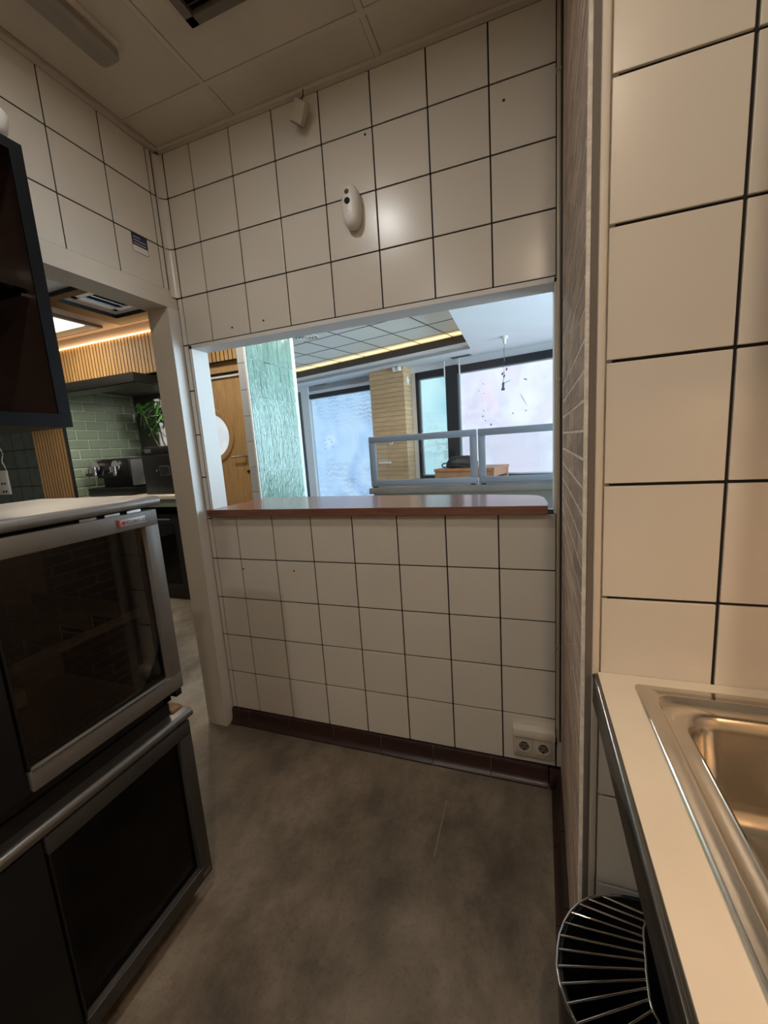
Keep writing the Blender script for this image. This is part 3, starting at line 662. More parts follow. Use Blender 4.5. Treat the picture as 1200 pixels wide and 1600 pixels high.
# LED strip + slats
tag(bx('led_strip', (-3.60,YB-.028,2.508), (-1.0,YB-.016,2.514), M_LED), 'glowing warm LED strip along the top of the slat wall', 'light strip')
bx('slat_backing', (-3.68,YB-.004,2.165), (-.76,YB+.02,2.507), M_SLATBACK, wbar)
x = -3.66; i = 0
while x < -.80:
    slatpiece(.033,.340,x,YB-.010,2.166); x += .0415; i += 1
bx('slat_backing', (-3.672,YB-.004,1.0), (-3.182,YB+.02,2.05), M_SLATBACK, wbar)
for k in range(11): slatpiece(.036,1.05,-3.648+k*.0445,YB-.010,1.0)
bx('cream_soffit', (-3.68,YB-.006,2.519), (-.76,YB+.02,BZ), mat('bar_ceiling','#c6bdb8',.8,var=.03), wbar)
# dark green wall tiles
for i in range(6):
    for j in range(6): piece('dark_green_tile', (.194,.01,.194), M_DKGREEN, wbar, (-3.78-.2*i,YB+.013,1.0+.2*j), .002)
# sage bevel tiles on the alcove left side
XS = -3.185
wal = struct(MB().box((XS-.02,YB+.02,0),(XS-.0065,2.3,2.95)).build('wall_alcove_left', M_SAGEGR), 'sage green bevelled tiles inside the coffee alcove')
struct(MB().box((XS-.12,2.24,0),(-1.80,2.36,2.95)).build('wall_alcove_back', mat('alcove_dark_grey','#4a4a47',.6)), 'dark grey back wall of the coffee alcove')
struct(MB().box((XS-.012,YB+.15,2.16),(-1.83,2.3,2.2)).build('ceiling', mat('alcove_soffit','#4c4a42',.7)), 'dark soffit of the coffee alcove')
def beveltile(L, H, th=.012):
    mb = MB(); b = .012
    mb.loops([[(0,0-L/2,0),(0,L/2,0),(0,L/2,H),(0,-L/2,H)],[(th*.35,-L/2,0),(th*.35,L/2,0),(th*.35,L/2,H),(th*.35,-L/2,H)],[(th,-L/2+b,b),(th,L/2-b,b),(th,L/2-b,H-b),(th,-L/2+b,H-b)]])
    me = mb.mesh('bevel_tile'); me.materials.append(M_SAGE); return me
BT = {}
for j in range(12):
    z = .985+.1*j-.03
    yy = YB+.001 + (-.117 if j % 2 else 0)
    while yy < 2.22:
        a = max(yy, YB+.001); b = min(yy+.2305, 2.235); Lh = round(b-a,4)
        if Lh > .03:
            if Lh not in BT: BT[Lh] = beveltile(Lh, .096)
            link('bevel_tile', BT[Lh], None, wal, (XS-.012+.001, (a+b)/2, z))
        yy += .2345
# hood
t = thing('hood_canopy', 'dark metal canopy hood below the slatted bulkhead', 'hood', (-2.5,1.24,2.06))
MB().box((-3.6,1.10,2.058),(-1.795,YB-.018,2.125)).build('canopy', mat('hood_dark','#211f1e',.45,.3), t)
bx('lip', (-3.6,1.098,2.05), (-1.793,1.112,2.075), M_BLACK, t)
bx('underside_panel', (-3.55,1.15,2.052), (-1.84,YB-.03,2.058), mat('hood_under','#55564c',.4,.5), t)
area('lamp_light', (-2.5,1.24,2.046), .06, 3.0, (1,.93,.78), 'RECTANGLE', .9, rot=(0,0,R(90)), parent=t)
# bar back counter + under-counter fridge
t = thing('bar_back_counter', 'pale stone bar counter holding the coffee machine in the alcove', 'counter', (-2.5,1.8,0))
bx('worktop', (-3.18,YB-.015,1.015), (-1.832,2.235,1.05), M_COUNTER, t, .002); bx('fascia', (-3.18,YB,.94), (-1.832,YB+.03,1.014), mat('grey_green_fascia','#7f857a',.5), t)
bx('side_wall', (-3.18,YB+.05,0), (-2.62,2.2,.94), M_BLACKM, t)
t = thing('bar_fridge', 'black glass door bar fridge under the pale counter', 'fridge', (-2.2,1.7,0))
mb = MB().box((-2.6,1.42,.1),(-2.57,2.0,.86)).box((-1.865,1.42,.1),(-1.835,2.0,.86)).box((-2.57,1.42,.1),(-1.865,2.0,.13)).box((-2.57,1.42,.83),(-1.865,2.0,.86)).box((-2.57,1.97,.13),(-1.865,2.0,.83))
mb.build('body', M_BLACKM, t)
d = MB().box((-2.60,1.375,.12),(-2.55,1.415,.825)).box((-1.895,1.375,.12),(-1.835,1.415,.825)).box((-2.55,1.375,.12),(-1.895,1.415,.17)).box((-2.55,1.375,.775),(-1.895,1.415,.825)).build('door', M_BLACK, t)
bx('pane', (-2.55,1.39,.17), (-1.895,1.396,.775), glassmat('bar_fridge_glass',(.55,.56,.52)), d); bx('handle', (-2.5,1.362,.815), (-1.93,1.374,.828), M_STEEL, d)
for z in (.36,.56): bx('shelf', (-2.565,1.44,z), (-1.87,1.95,z+.008), M_GREYF, t)
bx('liner', (-2.565,1.955,.135), (-1.87,1.965,.825), mat('fridge_liner_grey','#9aa09a',.5), t)
bx('plinth', (-2.58,1.42,.0), (-1.85,1.96,.0995), mat('plinth_brown','#33231f',.6), t)
# coffee machine
t = thing('coffee_machine', 'black two-group coffee machine with chrome heads on the bar counter', 'coffee machine', (-2.75,1.66,1.05))
bx('base', (-3.12,1.47,1.05), (-2.50,1.83,1.128), M_BLACK, t, .006); bx('drip_tray', (-3.10,1.455,1.118), (-2.52,1.62,1.134), M_BLACKM, t, .003)
bx('body', (-2.99,1.56,1.128), (-2.515,1.83,1.425), M_BLACKM, t, .006)
bx('front_panel', (-2.99,1.50,1.24), (-2.515,1.565,1.42), M_BLACKM, t, .006)
bx('side_panel', (-2.514,1.515,1.15), (-2.503,1.80,1.412), mat('side_silver','#9a9c9c',.3,.8), t, .002)
bx('cup_rail', (-2.99,1.52,1.4255), (-2.515,1.82,1.437), M_STEEL, t, .003)
for gxp in (-2.955,-2.665):
    gh = MB().cyl((gxp,1.505,1.355),(gxp,1.47,1.355),.058,seg=24).build('group_head', M_CHROME, t, 40)
    MB().cyl((gxp,1.455,1.355),(gxp,1.455,1.28),.044,.040,seg=24).build('group_cup', M_CHROME, gh, 40)
    MB().tube([(gxp,1.455,1.30),(gxp+.02,1.36,1.285)], [.010,.013]).build('portafilter_handle', M_BLACK, gh, 40)
    MB().cyl((gxp-.005,1.46,1.30),(gxp-.005,1.46,1.262),.016,seg=16).build('spout', M_CHROME, gh, 40)
MB().tube([(-2.83,1.50,1.33),(-2.82,1.46,1.325),(-2.835,1.445,1.27)], .008).build('steam_wand', M_CHROME, t, 40)
MB().tube([(-3.03,1.50,1.36),(-3.05,1.46,1.35),(-3.06,1.45,1.24)], .008).build('steam_wand', M_CHROME, t, 40)
# grinder/box
t = thing('countertop_dispenser', 'black boxy countertop machine beside the coffee machine', 'machine', (-2.16,1.62,1.05))
bx('body', (-2.33,1.50,1.05), (-1.96,1.76,1.44), M_BLACK, t, .008); bx('head', (-2.30,1.52,1.44), (-1.96,1.75,1.52), M_BLACKM, t, .01)
bx('display_bezel', (-2.105,1.494,1.235), (-1.98,1.50,1.33), mat('bezel_grey','#5b5f63',.4), t); bx('display', (-2.097,1.491,1.243), (-1.988,1.495,1.322), M_SLOT, t)
bx('slot', (-2.29,1.515,1.465), (-2.21,1.521,1.50), mat('bezel_grey','#5b5f63',.4), t); MB().cyl((-2.14,1.50,1.285),(-2.14,1.49,1.285),.008).build('button', M_CHROME, t, 40)
# bamboo plant behind
t = thing('bamboo_plant', 'leafy green bamboo plant standing behind the coffee machine', 'plant', (-2.45,2.0,1.05))
MB().lathe([(.07,0),(.085,.15),(.09,.16),(.08,.16),(.001,.14)], (-2.45,2.0,1.05)).build('pot', M_BLACKM, t, 40)
lm = MB(); lw = .014
lm.loops([[(0,0,0),(.001,0,.001)]]*1, cap=False) if False else None
bmv = lm.bm; prof = [(0,.002),(.03,.011),(.07,.0135),(.12,.008),(.17,.0008)]
rowv = []
for xx, hw in prof: rowv.append([bmv.verts.new((xx,-hw,-.25*xx*xx)), bmv.verts.new((xx,0,.003-.25*xx*xx)), bmv.verts.new((xx,hw,-.25*xx*xx))])
for A, B in zip(rowv, rowv[1:]):
    for k in range(2): bmv.faces.new((A[k],A[k+1],B[k+1],B[k]))
leafme = lm.mesh('leaf'); leafme.materials.append(M_LEAF)
stems = [((-2.44,2.0,1.19),(-2.62,1.95,1.62),(-2.74,1.92,2.02)), ((-2.43,2.02,1.19),(-2.56,2.0,1.6),(-2.60,1.98,2.04)), ((-2.42,1.98,1.19),(-2.38,1.94,1.62),(-2.42,1.9,2.04)), ((-2.42,1.98,1.19),(-2.26,1.86,1.55),(-2.22,1.84,1.95))]
for a,b,c in stems:
    pts = [Vector(a).lerp(Vector(b),k/4) for k in range(4)] + [Vector(b).lerp(Vector(c),k/5) for k in range(6)]
    MB().tube(pts, [.011-.0007*k for k in range(len(pts))], 8).build('cane', M_CANE, t, 60)
rl = random.Random(5)
for a,b,c in stems:
    for f in (.25,.45,.62,.78,.92,1.0):
        p = Vector(b).lerp(Vector(c), f) if f > .3 else Vector(a).lerp(Vector(b), .8)
        base_a = rl.uniform(0,6.28)
        for k in range(6):
            az = base_a + rl.uniform(-.9,.9); el = rl.uniform(.1,1.0)
            o = link('leaf', leafme, None, t, p, (rl.uniform(-.6,.6), el, az)); s = rl.uniform(.8,1.25); o.scale = (s,s,s)
# bright little window with white bars at the end of the alcove
t = thing('alcove_window', 'small bright window with white glazing bars behind the bamboo', 'window', (-2.55,2.235,1.45)); 
bx('pane', (-2.86,2.232,1.46), (-2.2,2.238,2.1), filmmat('pink_alcove_film',['#8f7d78','#c9b7b0','#e8e4e4'],.2,2.2,.55), t)
for x in (-2.86,-2.72,-2.58,-2.44,-2.30): bx('glazing_bar', (x,2.222,1.46), (x+.012,2.232,2.1), M_PLASTIC, t)
for z in (1.46,1.56,1.66,1.76,1.86,1.96,2.06): bx('glazing_bar', (-2.86,2.220,z), (-2.2,2.230,z+.010), M_PLASTIC, t)
# socket + cable on the dark tile wall
t = thing('wall_socket', 'white wall socket on the dark green tiles of the bar', 'wall socket', (-4.36,YB,1.12))
bx('plate', (-4.46,YB-.012,1.115), (-4.255,YB+.014,1.39), M_PLASTIC, t, .003)
for z in (1.15,1.24): 
    for x in (-4.31,-4.36): MB().cyl((x,YB-.010,z),(x,YB-.0145,z),.014).build('socket_hole', M_SLOT, t)
t = tag(MB().tube([(-4.24+.02*math.sin(k*1.1),YB-.02,1.36+.03*k) for k in range(14)], .006).build('white_cable', M_PLASTIC), 'white cable hanging down the dark green tiles', 'cable')

# ================================================================== DINING ROOM (through the serving opening)
# ---- door with porthole
YD = 1.45
t = struct(thing('door_1', 'light oak door with round porthole window', None, (-1.40,YD,0)))
def dpanel():
    mb = MB(); x0,x1,z0,z1 = -1.84,-.985,0,2.045; cx,cz,r = -1.368,1.565,.19; n = 32
    circ = [(cx+r*math.cos(2*math.pi*k/n), cz+r*math.sin(2*math.pi*k/n)) for k in range(n)]
    rect = []
    for k in range(n):
        a = 2*math.pi*k/n; dx, dz = math.cos(a), math.sin(a)
        s = min((x1-cx)/dx if dx > 1e-6 else ((x0-cx)/dx if dx < -1e-6 else 1e9), (z1-cz)/dz if dz > 1e-6 else ((z0-cz)/dz if dz < -1e-6 else 1e9))
        rect.append((cx+dx*s, cz+dz*s))
    # snap nearest to corners
    for cxx, czz in ((x0,z0),(x1,z0),(x0,z1),(x1,z1)):
        k = min(range(n), key=lambda i: (rect[i][0]-cxx)**2+(rect[i][1]-czz)**2); rect[k] = (cxx,czz)
    mb.loops([[(x,YD+.04,z) for x,z in circ],[(x,YD,z) for x,z in circ],[(x,YD,z) for x,z in rect],[(x,YD+.04,z) for x,z in rect],[(x,YD+.04,z) for x,z in circ]], cap=False)
    return mb
dl = dpanel().build('door_leaf', M_OAK, t)
Mr = Matrix.Translation((-1.368,YD,1.565)) @ Matrix.Rotation(R(90),4,'X')
MB().lathe([(.19,-.04),(.19,.012),(.20,.018),(.235,.014),(.24,0),(.24,-.001)], M=Mr, seg=40, cap=False).build('porthole_ring', M_OAK, dl, 40)
MB().lathe([(.0,-.02),(.19,-.02),(.19,-.014),(.0,-.014)], M=Mr, seg=40).build('porthole_pane', filmmat('porthole_light',['#c8d6e0','#f4f8fb'],.2,3,.8), dl)
MB().cyl((-1.03,YD,1.372),(-1.03,YD-.045,1.372),.011).cyl((-1.03,YD-.042,1.372),(-1.15,YD-.042,1.368),.008).build('handle', M_STEEL, dl, 40)
MB().cyl((-1.02,YD,1.235),(-1.02,YD-.012,1.235),.012).build('lock', M_SLOT, dl, 40)
bx('frame', (-1.86,YD-.03,2.085), (-.80,YD+.05,2.19), M_OAK, t); bx('light_strip', (-1.84,YD-.02,2.047), (-.80,YD+.0,2.062), mat('white_strip','#e9e7e2',.4), t)
# slats over the door
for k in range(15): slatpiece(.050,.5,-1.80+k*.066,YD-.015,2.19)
bx('slat_backing', (-1.86,YD-.008,2.19), (-.75,YD+.0,2.62), M_SLATBACK, wbar)
# ---- white tiled strip + green tile wall
GX = -.735; GY0, GY1 = 1.205, 1.935
wg = struct(MB().box((GX-.075,GY0,0),(GX-.005,GY1,2.95)).build('wall_green', M_GREENGR), 'wall clad in glossy pale green upright tiles')
for k in range(15): piece('tile', (.068,.008,.196), mat('grey_white_tile','#b9b8b6',.35,rnd=.04), wg, (GX-.044,GY0-.004,.082+.2*k), .001)
bx('edge_trim', (GX-.010,GY0-.012,0), (GX+.003,GY0+.002,2.95), M_PLASTIC, wg)
GT = []
for k in range(4):
    mb = MB().box((-.005,-.0355,0),(.005,.0355,.289))
    bmesh.ops.subdivide_edges(mb.bm, edges=mb.bm.edges[:], cuts=2, use_grid_fill=True)
    for vv in mb.bm.verts:
        if vv.co.x > .004: vv.co.x += random.uniform(-.0012,.0014)
    me = mb.mesh('green_tile', 60); me.materials.append(M_GREENW); GT.append(me)
for j in range(-3,5):
    for i in range(10):
        y = GY0+.004+.0365+i*.0732
        if y+.036 > GY1: break
        link('green_tile', random.choice(GT), None, wg, (GX, y, 1.2335+.2945*(j)+.003))
struct(bx('trim_7', (GX-.006,GY1+.001,0), (GX+.012,GY1+.022,1.93), M_DARKFRAME), 'dark metal edge profile at the end of the green tile wall')
# ---- facade frame, rotated by -13.6 degrees
TH = R(-13.6); O = Vector((-.37,5.118,0)); A = Vector((math.cos(TH),math.sin(TH),0)); B = Vector((-math.sin(TH),math.cos(TH),0))
MF = Matrix.Translation(O) @ Matrix.Rotation(TH,4,'Z')
def fb(name, lo, hi, mt, parent=None, bev=0):
    """box in facade coordinates (a along, b outwards, z)"""
    mb = MB().box(lo, hi, bev); me = mb.mesh(name, 40 if bev else None)
    c = Vector(((lo[0]+hi[0])/2,(lo[1]+hi[1])/2,lo[2])); me.transform(Matrix.Translation(-c))
    return link(name, me, mt, parent, MF @ c, (0,0,TH))
struct(fb('wall_facade', (-3.6,-.02,2.50), (4.2,.15,3.1), M_CEILW), 'white band of wall above the shop windows')
struct(fb('wall_facade_sill', (-.9,-.02,0), (4.2,.15,.80), mat('sill_wall','#9a9a98',.7)), 'low wall under the shop windows')
struct(fb('trim_8', (-.02,-.05,2.395), (4.2,.06,2.50), M_DARKFRAME), 'dark beam above the shop windows')
struct(fb('trim_9', (-.02,-.04,.80), (4.2,.06,.845), M_DARKFRAME), 'dark sill rail under the shop windows')
def window(name, label, a0, a1, z0, z1, film, fw=.02):
    t = struct(thing(name, label, None, MF @ Vector(((a0+a1)/2,.02,z0)), TH))
    fb('pane', (a0,.02,z0), (a1,.03,z1), film, t)
    M_ = mat('pale_window_bead','#d4dfe4',.5)
    for lo, hi in (((a0,z0),(a0+fw,z1)),((a1-fw,z0),(a1,z1)),((a0+fw,z1-fw),(a1-fw,z1)),((a0+fw,z0),(a1-fw,z0+fw))): fb('window_frame', (lo[0],.0,lo[1]), (hi[0],.02,hi[1]), M_, t)
    return t
struct(fb('wall_facade_pier', (-.56,-.01,0), (-.032,.14,2.6), M_CEILW), 'white pier behind the timber pillar')
w1 = window('window_1', 'tall bright shop window left of the timber pillar, blue film', -2.38, -.55, .02, 2.365, M_FILM1, .012)
w2 = window('window_2', 'narrow bright aqua window between pillar and dark post', .02, .50, .845, 2.40, M_FILM2)
w3 = window('window_3', 'wide bright pale window right of the dark post', .70, 3.0, .845, 2.40, M_FILM3)
w4 = window('added_window_4', 'added unseen bright window beside the wide one, for more daylight', 3.05, 4.15, .845, 2.40, M_FILM3)  # glowing pane added out of view to brighten the dining ceiling
struct(fb('trim_10', (-2.40,-.03,2.365), (-.55,.05,2.445), M_DARKFRAME), 'dark head rail above the left shop window')
struct(fb('wall_facade_left', (-3.8,-.06,0), (-2.38,.15,2.60), M_CEILW), 'white wall pier left of the shop windows')
struct(fb('wall_facade_head', (-2.68,-.02,2.445), (-.5,.12,2.62), M_CEILW), 'white band above the left shop window')
struct(fb('trim_11', (.495,-.06,.80), (.695,.08,2.52), M_DARKFRAME), 'dark post between the narrow and the wide window'); struct(fb('trim_12', (-.035,-.05,.0), (.015,.08,2.50), M_DARKFRAME), 'dark jamb beside the timber pillar')
for a in (.49,.735): fb('blind_bracket', (a-.008,-.075,2.36), (a+.008,-.055,2.60), M_PLASTIC, w2 if a < .6 else w3)
def fleck(a, z, wd, h, parent):
    n = 7; poly = [(wd*.55*math.cos(2*math.pi*k/n)*random.uniform(.5,1), h*.55*math.sin(2*math.pi*k/n)*random.uniform(.5,1)) for k in range(n)]
    Mx = MF @ Matrix.Translation((a,.0195,z)) @ Matrix.Rotation(R(90),4,'X') @ Matrix.Rotation(random.uniform(-.5,.5),4,'Z')
    MB().prism(poly, 0, .004, Mx).build('film_tear', mat('grey_blue_tear','#9aa9bf',.6), parent)
# flecks and tape left on the wide window
for a,z,wd,h in ((1.07,2.19,.03,.02),(1.0,2.1,.02,.02),(1.07,2.05,.02,.015),(1.07,1.80,.022,.03),(1.05,1.72,.03,.03),(1.09,1.65,.02,.03),(1.17,1.585,.04,.04),(1.68,2.17,.07,.03),(1.65,1.90,.012,.22),(1.50,1.72,.03,.02),(1.68,1.74,.05,.02),(1.42,2.17,.2,.01)):
    fleck(a, z, wd, h, w3)
for a,z,wd,h in ((-2.12,1.56,.03,.02),(-2.10,1.48,.02,.03),(-2.0,1.57,.05,.015),(-1.95,1.52,.02,.04),(-1.93,1.43,.03,.02),(-2.13,1.40,.03,.02)):
    fleck(a, z, wd, h, w1)
# ---- timber clad pillar
PA0, PA1, PB0, PB1 = -.79, -.132, -.255, .05
pl = struct(fb('pillar', (PA0+.012,PB0+.012,0), (PA1-.012,PB1,BZ), M_DARKBROWN), 'square pillar clad in horizontal light timber planks')
k = 0; z = BZ-.0735
while z > .5:
    h = .0705
    fb('plank', (PA0,PB0,z), (PA1-.001,PB0+.012,z+h), M_PLANK, pl); fb('plank', (PA1-.012,PB0+.012,z), (PA1,PB1,z+h), M_PLANK, pl); z -= .075
def onpil(name, label, cat, a, z): return thing(name, label, cat, MF @ Vector((a,PB0,z)), TH)
t = onpil('emergency_light', 'white twin-head emergency light high on the timber pillar', 'emergency light', -.24, 2.50)
fb('housing', (-.30,PB0-.035,2.53), (-.16,PB0,2.60), M_PLASTIC, t, .015); fb('lamp_head', (-.30,PB0-.075,2.525), (-.235,PB0-.03,2.60), M_PLASTIC, t, .018); fb('lamp_head', (-.222,PB0-.075,2.525), (-.155,PB0-.03,2.60), M_PLASTIC, t, .018)
t = thing('wall_sounder', 'white diamond shaped alarm sounder on the pillar corner', 'alarm', MF @ Vector((PA1,-.2,2.33)), TH)
dm = MB().prism([(-.05,0),(0,-.075),(.05,0),(0,.075)], 0, .03, MF @ Matrix.Translation((PA1,-.17,2.385)) @ Matrix.Rotation(R(90),4,'Y') @ Matrix.Rotation(R(90),4,'Z')); dm.build('body', M_PLASTIC, t)
t = onpil('wall_switch', 'small white switch plate on the timber pillar', 'switch', -.45, 1.40)
fb('plate', (-.475,PB0-.012,1.395), (-.405,PB0,1.465), M_PLASTIC, t); fb('rocker', (-.452,PB0-.015,1.415), (-.428,PB0-.012,1.445), mat('rocker_grey','#77756f',.5), t)
t = fb('pillar_strip', (-.70,PB0-.03,1.08), (-.46,PB0,1.115), M_PLASTIC); tag(t, 'short white horizontal strip low on the timber pillar', 'rail')  # thin white box against the pillar face
# ---- dining ceiling with coffer: hole polygon far edge (-2.67,5.23)-(.568,4.349), right edge x .57..61
def zprism(name, poly, z0, z1, mt, parent=None): return MB().prism(poly, z0, z1).build(name, mt, parent)
FA, FB_, FC, FD = (-3.0,5.32), (.568,4.349), (.640,.55), (-3.0,.55)
c1 = struct(zprism('ceiling', [FB_, FC, (4.2,.55), (4.2,.105), (-.74,.105), (-.74,.55), FC][:0] or [(.568,4.349),(.640,.55),(4.3,.55),(4.3,4.4),(4.3,5.2),(.0,6.4)], BZ, BZ+.05, M_CEILW), 'white plaster ceiling of the dining room by the windows')
struct(zprism('ceiling', [(-3.0,5.32),(.568,4.349),(.0,6.4),(-3.6,6.5)], BZ, BZ+.05, M_CEILW), 'white ceiling strip along the shop windows')
struct(zprism('ceiling', [(-.74,.095),(4.3,.095),(4.3,.55),(-.74,.55)], BZ, BZ+.05, M_CEILW), 'white ceiling strip behind the serving wall')
def fallwall(name, p, q, z0, z1, th, mt, label, push=0):
    p = Vector((*p,0)); q = Vector((*q,0)); d = (q-p).normalized(); nrm = Vector((-d.y,d.x,0))
    a = p+nrm*push; b = q+nrm*push; c = q+nrm*(push+th); e = p+nrm*(push+th)
    return struct(zprism(name, [(v.x,v.y) for v in (a,b,c,e)], z0, z1, mt), label)
fallwall('trim_13', FA, FB_, BZ+.001, BZ+.10, .03, M_CEILW, 'white lower face of the ceiling coffer')
fallwall('trim_14', FA, FB_, BZ+.101, BZ+.205, .03, M_DARKBROWN, 'dark brown band inside the ceiling coffer')
fallwall('trim_15', FB_, FC, BZ+.001, BZ+.205, .03, M_CEILW, 'white side face of the ceiling coffer')
GZ = 2.86
cg = struct(zprism('ceiling', [(-3.6,6.3),(1.2,5.2),(1.2,.1),(-3.6,.1)], GZ+.014, GZ+.10, M_SLOT), 'panelled upper ceiling inside the coffer')
G0 = Vector((-.416,3.978,0)); MG = Matrix.Rotation(TH,4,'Z')
pme = MB().box((-.2555,-.2555,0),(.2555,.2555,.014)).mesh('ceiling_panel'); pme.materials.append(mat('coffer_panel','#f0f0e8',.6,rnd=.02))
for i in range(-6,4):
    for j in range(-7,3):
        p = G0 + A*(.528*(i+.5)) + B*(.528*(j+.5))
        if -3.3 < p.x < 1.0 and p.y > .5: link('ceiling_panel', pme, None, cg, (p.x,p.y,GZ), (0,0,TH))
for i in range(-6,5):
    p = G0 + A*(.528*i) - B*1.05; o = piece('ceiling_rail', (.016,5.3,.004), M_DARKBROWN, cg, (p.x,p.y,GZ-.003), 0, (0,0,TH))
for j in range(-7,4):
    p = G0 + B*(.528*j) - A*.53; o = piece('ceiling_rail', (5.3,.016,.0038), M_DARKBROWN, cg, (p.x,p.y,GZ-.0028), 0, (0,0,TH))
# cove light strips on top of the coffer band
def strip(p, q, push, w_, z, label):
    p = Vector((*p,0)); q = Vector((*q,0)); d = (q-p).normalized(); nrm = Vector((-d.y,d.x,0)); a = p+nrm*push; b = q+nrm*push; c = q+nrm*(push+w_); e = p+nrm*(push+w_)
    tag(zprism('cove_light_strip', [(v.x,v.y) for v in (a,b,c,e)], z, z+.012, M_COVE), label, 'light strip')
strip(FA, FB_, .05, .06, BZ+.20, 'glowing yellow cove light strip along the far coffer edge')
strip(FB_, FC, .05, .06, BZ+.20, 'glowing yellow cove light strip along the right coffer edge')
struct(zprism('trim_16', [(-3.2,5.6),(.9,4.50),(.9,4.32),(-3.2,5.44)], BZ+.06, BZ+.195, M_CEILW), 'white ledge behind the far coffer band')
fallwall('wall_coffer_far', (-3.6,5.77), (1.3,4.437), BZ+.05, GZ+.2, .04, mat('cove_cream','#efe6cc',.7), 'cream cove wall above the far coffer edge')
fallwall('wall_coffer_right', (.85,5.2), (.95,.3), BZ+.05, GZ+.1, .04, mat('cove_cream','#efe6cc',.7), 'cream cove wall above the right coffer edge')
# round diffuser in the coffer
t = thing('round_ceiling_diffuser', 'round white air diffuser in the panelled coffer ceiling', 'vent', (-1.455,3.49,GZ-.02))
for r0, dz in ((.165,0),(.125,.004),(.085,.002),(.045,0)): MB().lathe([(r0-.028,0),(r0-.004,-.012),(r0,-.010),(r0,.0),(r0-.028,.0)], (-1.455,3.49,GZ-.001-dz), cap=False).build('ring', M_PLASTIC, t, 40)
MB().lathe([(0,0),(.16,0)], (-1.455,3.49,GZ-.0008)).build('backing', mat('diffuser_shadow','#6d7478',.7), t)
# linear vents
for (x,y), lb in (((.38,4.74),'slim grey ceiling vent in front of the dark window post'), ((-2.38,5.60),'slim grey ceiling vent above the left shop window')):
    t = thing('linear_ceiling_vent', lb, 'vent', (x,y,BZ-.012), TH)
    o = MB().box((-.15,-.05,-.010),(.15,.05,0)).build('frame', M_ALU, t); o.location = (x,y,BZ-.010); o.rotation_euler = (0,0,TH); put(o, t)
    for k in range(3):
        o = MB().box((-.14,-.006,0),(.14,.006,.004)).build('slot', mat('vent_slot_grey','#4c5358',.6), t); q = Vector((x,y,BZ-.013)) + B*(-.028+.028*k); o.location = q; o.rotation_euler = (0,0,TH); put(o, t)
# hanging bare bulb wire
t = thing('hanging_lamp_wire', 'bare lamp wire with bulb holder hanging from the dining ceiling', 'pendant', (1.034,3.94,1.96))
MB().lathe([(.04,0),(.042,-.012),(.022,-.03),(.018,-.085),(.001,-.092)], (1.034,3.94,BZ)).build('ceiling_rose', M_PLASTIC, t, 40)
MB().tube([(1.034,3.94,BZ-.09),(1.026,3.94,2.45),(1.03,3.935,2.32),(1.018,3.94,2.26),(1.024,3.945,2.18),(1.012,3.94,2.06)], .004).build('wire', mat('wire_grey','#6f7680',.6), t, 60)
MB().cyl((1.012,3.94,2.06),(1.008,3.94,1.99),.014).cyl((1.008,3.94,1.99),(1.008,3.94,1.965),.022).build('bulb_holder', mat('holder_dark','#3c4048',.5), t, 40)
for dx,dz in ((.03,2.20),(-.02,2.15),(.0,2.12)): MB().cyl((1.018+dx,3.94,dz),(1.018+dx+.01,3.94,dz+.03),.010).build('connector', mat('holder_dark','#3c4048',.5), t, 40)
# ---- front bar counter with framed glass screens
t = thing('front_bar_counter', 'grey bar counter carrying the framed glass screens', 'counter', (1.0,1.55,0))
bx('front_panel', (.215,1.27,0), (2.3,1.80,1.03), M_CONC, t); bx('counter_top', (.19,1.24,1.03), (2.3,1.84,1.072), M_CONC, t, .003)
def screen(x0, x1, label):
    t = thing('glass_screen', label, 'screen', ((x0+x1)/2,1.31,1.073)); z0, z1, b = 1.078, 1.447, .046
    MB().box((x0,1.29,z0),(x1,1.325,z0+b),.004).box((x0,1.29,z1-b),(x1,1.325,z1),.004).box((x0,1.29,z0+b),(x0+b,1.325,z1-b),.004).box((x1-b,1.29,z0+b),(x1,1.325,z1-b),.004).build('frame', M_SCR, t, 40)
    bx('pane', (x0+b-.003,1.305,z0+b-.003), (x1-b+.003,1.310,z1-b+.003), M_GLASS, t)
    for x in (x0+.03,x1-.03): bx('foot', (x-.015,1.285,1.0725), (x+.015,1.33,1.08), M_DARKFRAME, t)
screen(.192, .975, 'left grey framed glass screen on the bar counter'); screen(.985, 1.775, 'right grey framed glass screen on the bar counter')
# ---- high table with bag
TR = R(38)
tc = Vector((.52,4.38,0)); MT = Matrix.Translation(tc) @ Matrix.Rotation(R(-14),4,'Z')
t = thing('wooden_table', 'orange-brown wooden table by the wide window', 'table', tc, R(-14))
def tb_(name, lo, hi, mt, bev=0): MB().box(lo, hi, bev, MT).build(name, mt, t, 40 if bev else None)
tb_('table_top', (-.44,-.30,.965), (.44,.36,1.0), M_TABLE); 
for lo, hi in (((-.42,-.285,.88),(.42,-.265,.965)),((-.42,.32,.88),(.42,.34,.965)),((-.425,-.265,.88),(-.405,.32,.965)),((.405,-.265,.88),(.425,.32,.965))): tb_('apron', lo, hi, M_TABLE)
for x in (-.40,.40):
    for y in (-.26,.32): tb_('leg', (x-.03,y-.03,0), (x+.03,y+.03,.965), M_TABLE)
t = thing('black_bag', 'black rounded leather bag lying on the wooden table', 'bag', (.40,4.36,1.001))
mb = MB(); lps = []
for z, sx, sy in ((0,.20,.12),(.02,.225,.14),(.07,.225,.14),(.12,.19,.115),(.15,.15,.085),(.165,.10,.05)):
    lps.append([(.40+sx*math.copysign(abs(math.cos(a))**.7,math.cos(a)), 4.36+sy*math.copysign(abs(math.sin(a))**.7,math.sin(a)), 1.0015+z) for a in [2*math.pi*k/28 for k in range(28)]])
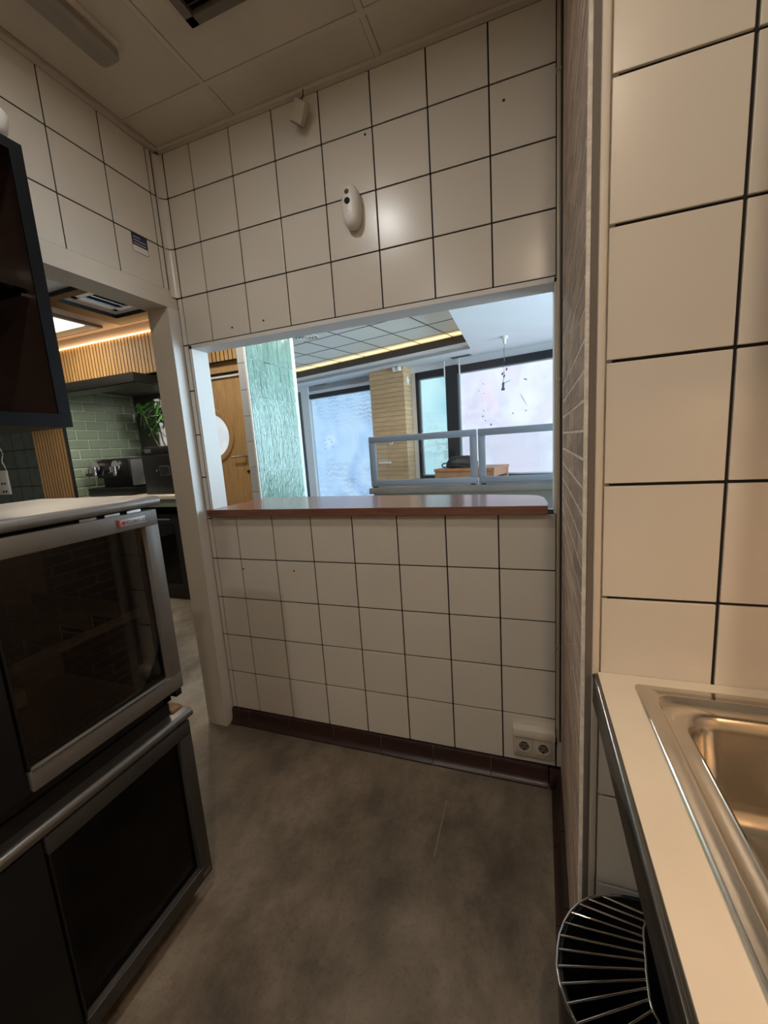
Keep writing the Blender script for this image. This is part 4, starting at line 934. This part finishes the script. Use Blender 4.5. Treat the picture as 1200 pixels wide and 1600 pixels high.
mb.loops([at(1.0015,[(p[0],p[1]) for p in lps[0]])]+lps[1:]).build('bag_body', M_BAG, t, 60)
MB().tube([(.20+.05*math.cos(a)-.03,4.30,1.0425+.03*math.sin(a)) for a in [2*math.pi*k/16 for k in range(16)]], .009, closed=True).build('strap_ring', M_BAG, t, 60)
MB().tube([(.22+.36*k/8,4.215-.01*math.sin(math.pi*k/8),1.028+.012*math.sin(math.pi*k/4)) for k in range(9)], .012).build('strap', M_BAG, t, 60)
downlight(-.95, .70, 9.0, (1,.93,.82), 'added unseen downlight over the passage between bar and serving wall', .11, BZ)  # lamp added out of view to brighten the oak door and bar
downlight(-1.99, 1.66, 10.0, (1,.97,.88), 'added unseen downlight in the coffee alcove soffit', .09, 2.16)  # lamp added behind the post's cover to brighten the sage tiles
downlight(-.55, 2.60, 18.0, (1,.92,.80), 'added unseen downlight in the coffer, left of two', .13, GZ)  # added lamp, hidden from the camera, lifting the timber pillar
downlight(.20, 2.55, 18.0, (1,.92,.80), 'added unseen downlight in the coffer, right of two', .13, GZ)  # second of the added coffer pair, also unseen
# ---- outer walls closing the dining room
struct(MB().box((4.2,.09,0),(4.3,5.2,.15)).box((4.2,.09,2.5),(4.3,5.2,3.15)).box((4.2,.09,.15),(4.3,.5,2.5)).box((4.2,4.0,.15),(4.3,5.2,2.5)).build('wall_dining_right', M_WHITE), 'white far right wall of the dining room with an added opening for daylight')
t = struct(thing('added_window_5', 'unseen shopfront added in the far right dining wall for daylight', None, (4.25,2.25,.15)))  # added out-of-view opening that fills the dining room with sky light
for y in (.5,2.22,3.96): bx('window_frame', (4.21,y,.15), (4.28,y+.04,2.5), M_DARKFRAME, t)
for y0, y1 in ((.54,2.22),(2.26,3.96)): bx('pane', (4.24,y0,.15), (4.248,y1,2.5), M_GLASS, t)
pt = area('daylight_portal', (4.33,2.25,1.325), 2.35, 1, (1,1,1), 'RECTANGLE', 3.5, rot=(0,R(90),0)); pt.data.cycles.is_portal = True
struct(bx('ceiling', (-5.3,-3.4,3.12), (4.4,6.7,3.2), M_WHITE), 'roof slab over the whole building')
struct(bx('wall_dining_left', (-3.3,YB+.9,0), (-3.2,6.5,3.1), M_WHITE), 'white far left wall of the dining room')
bpy.context.view_layer.update()
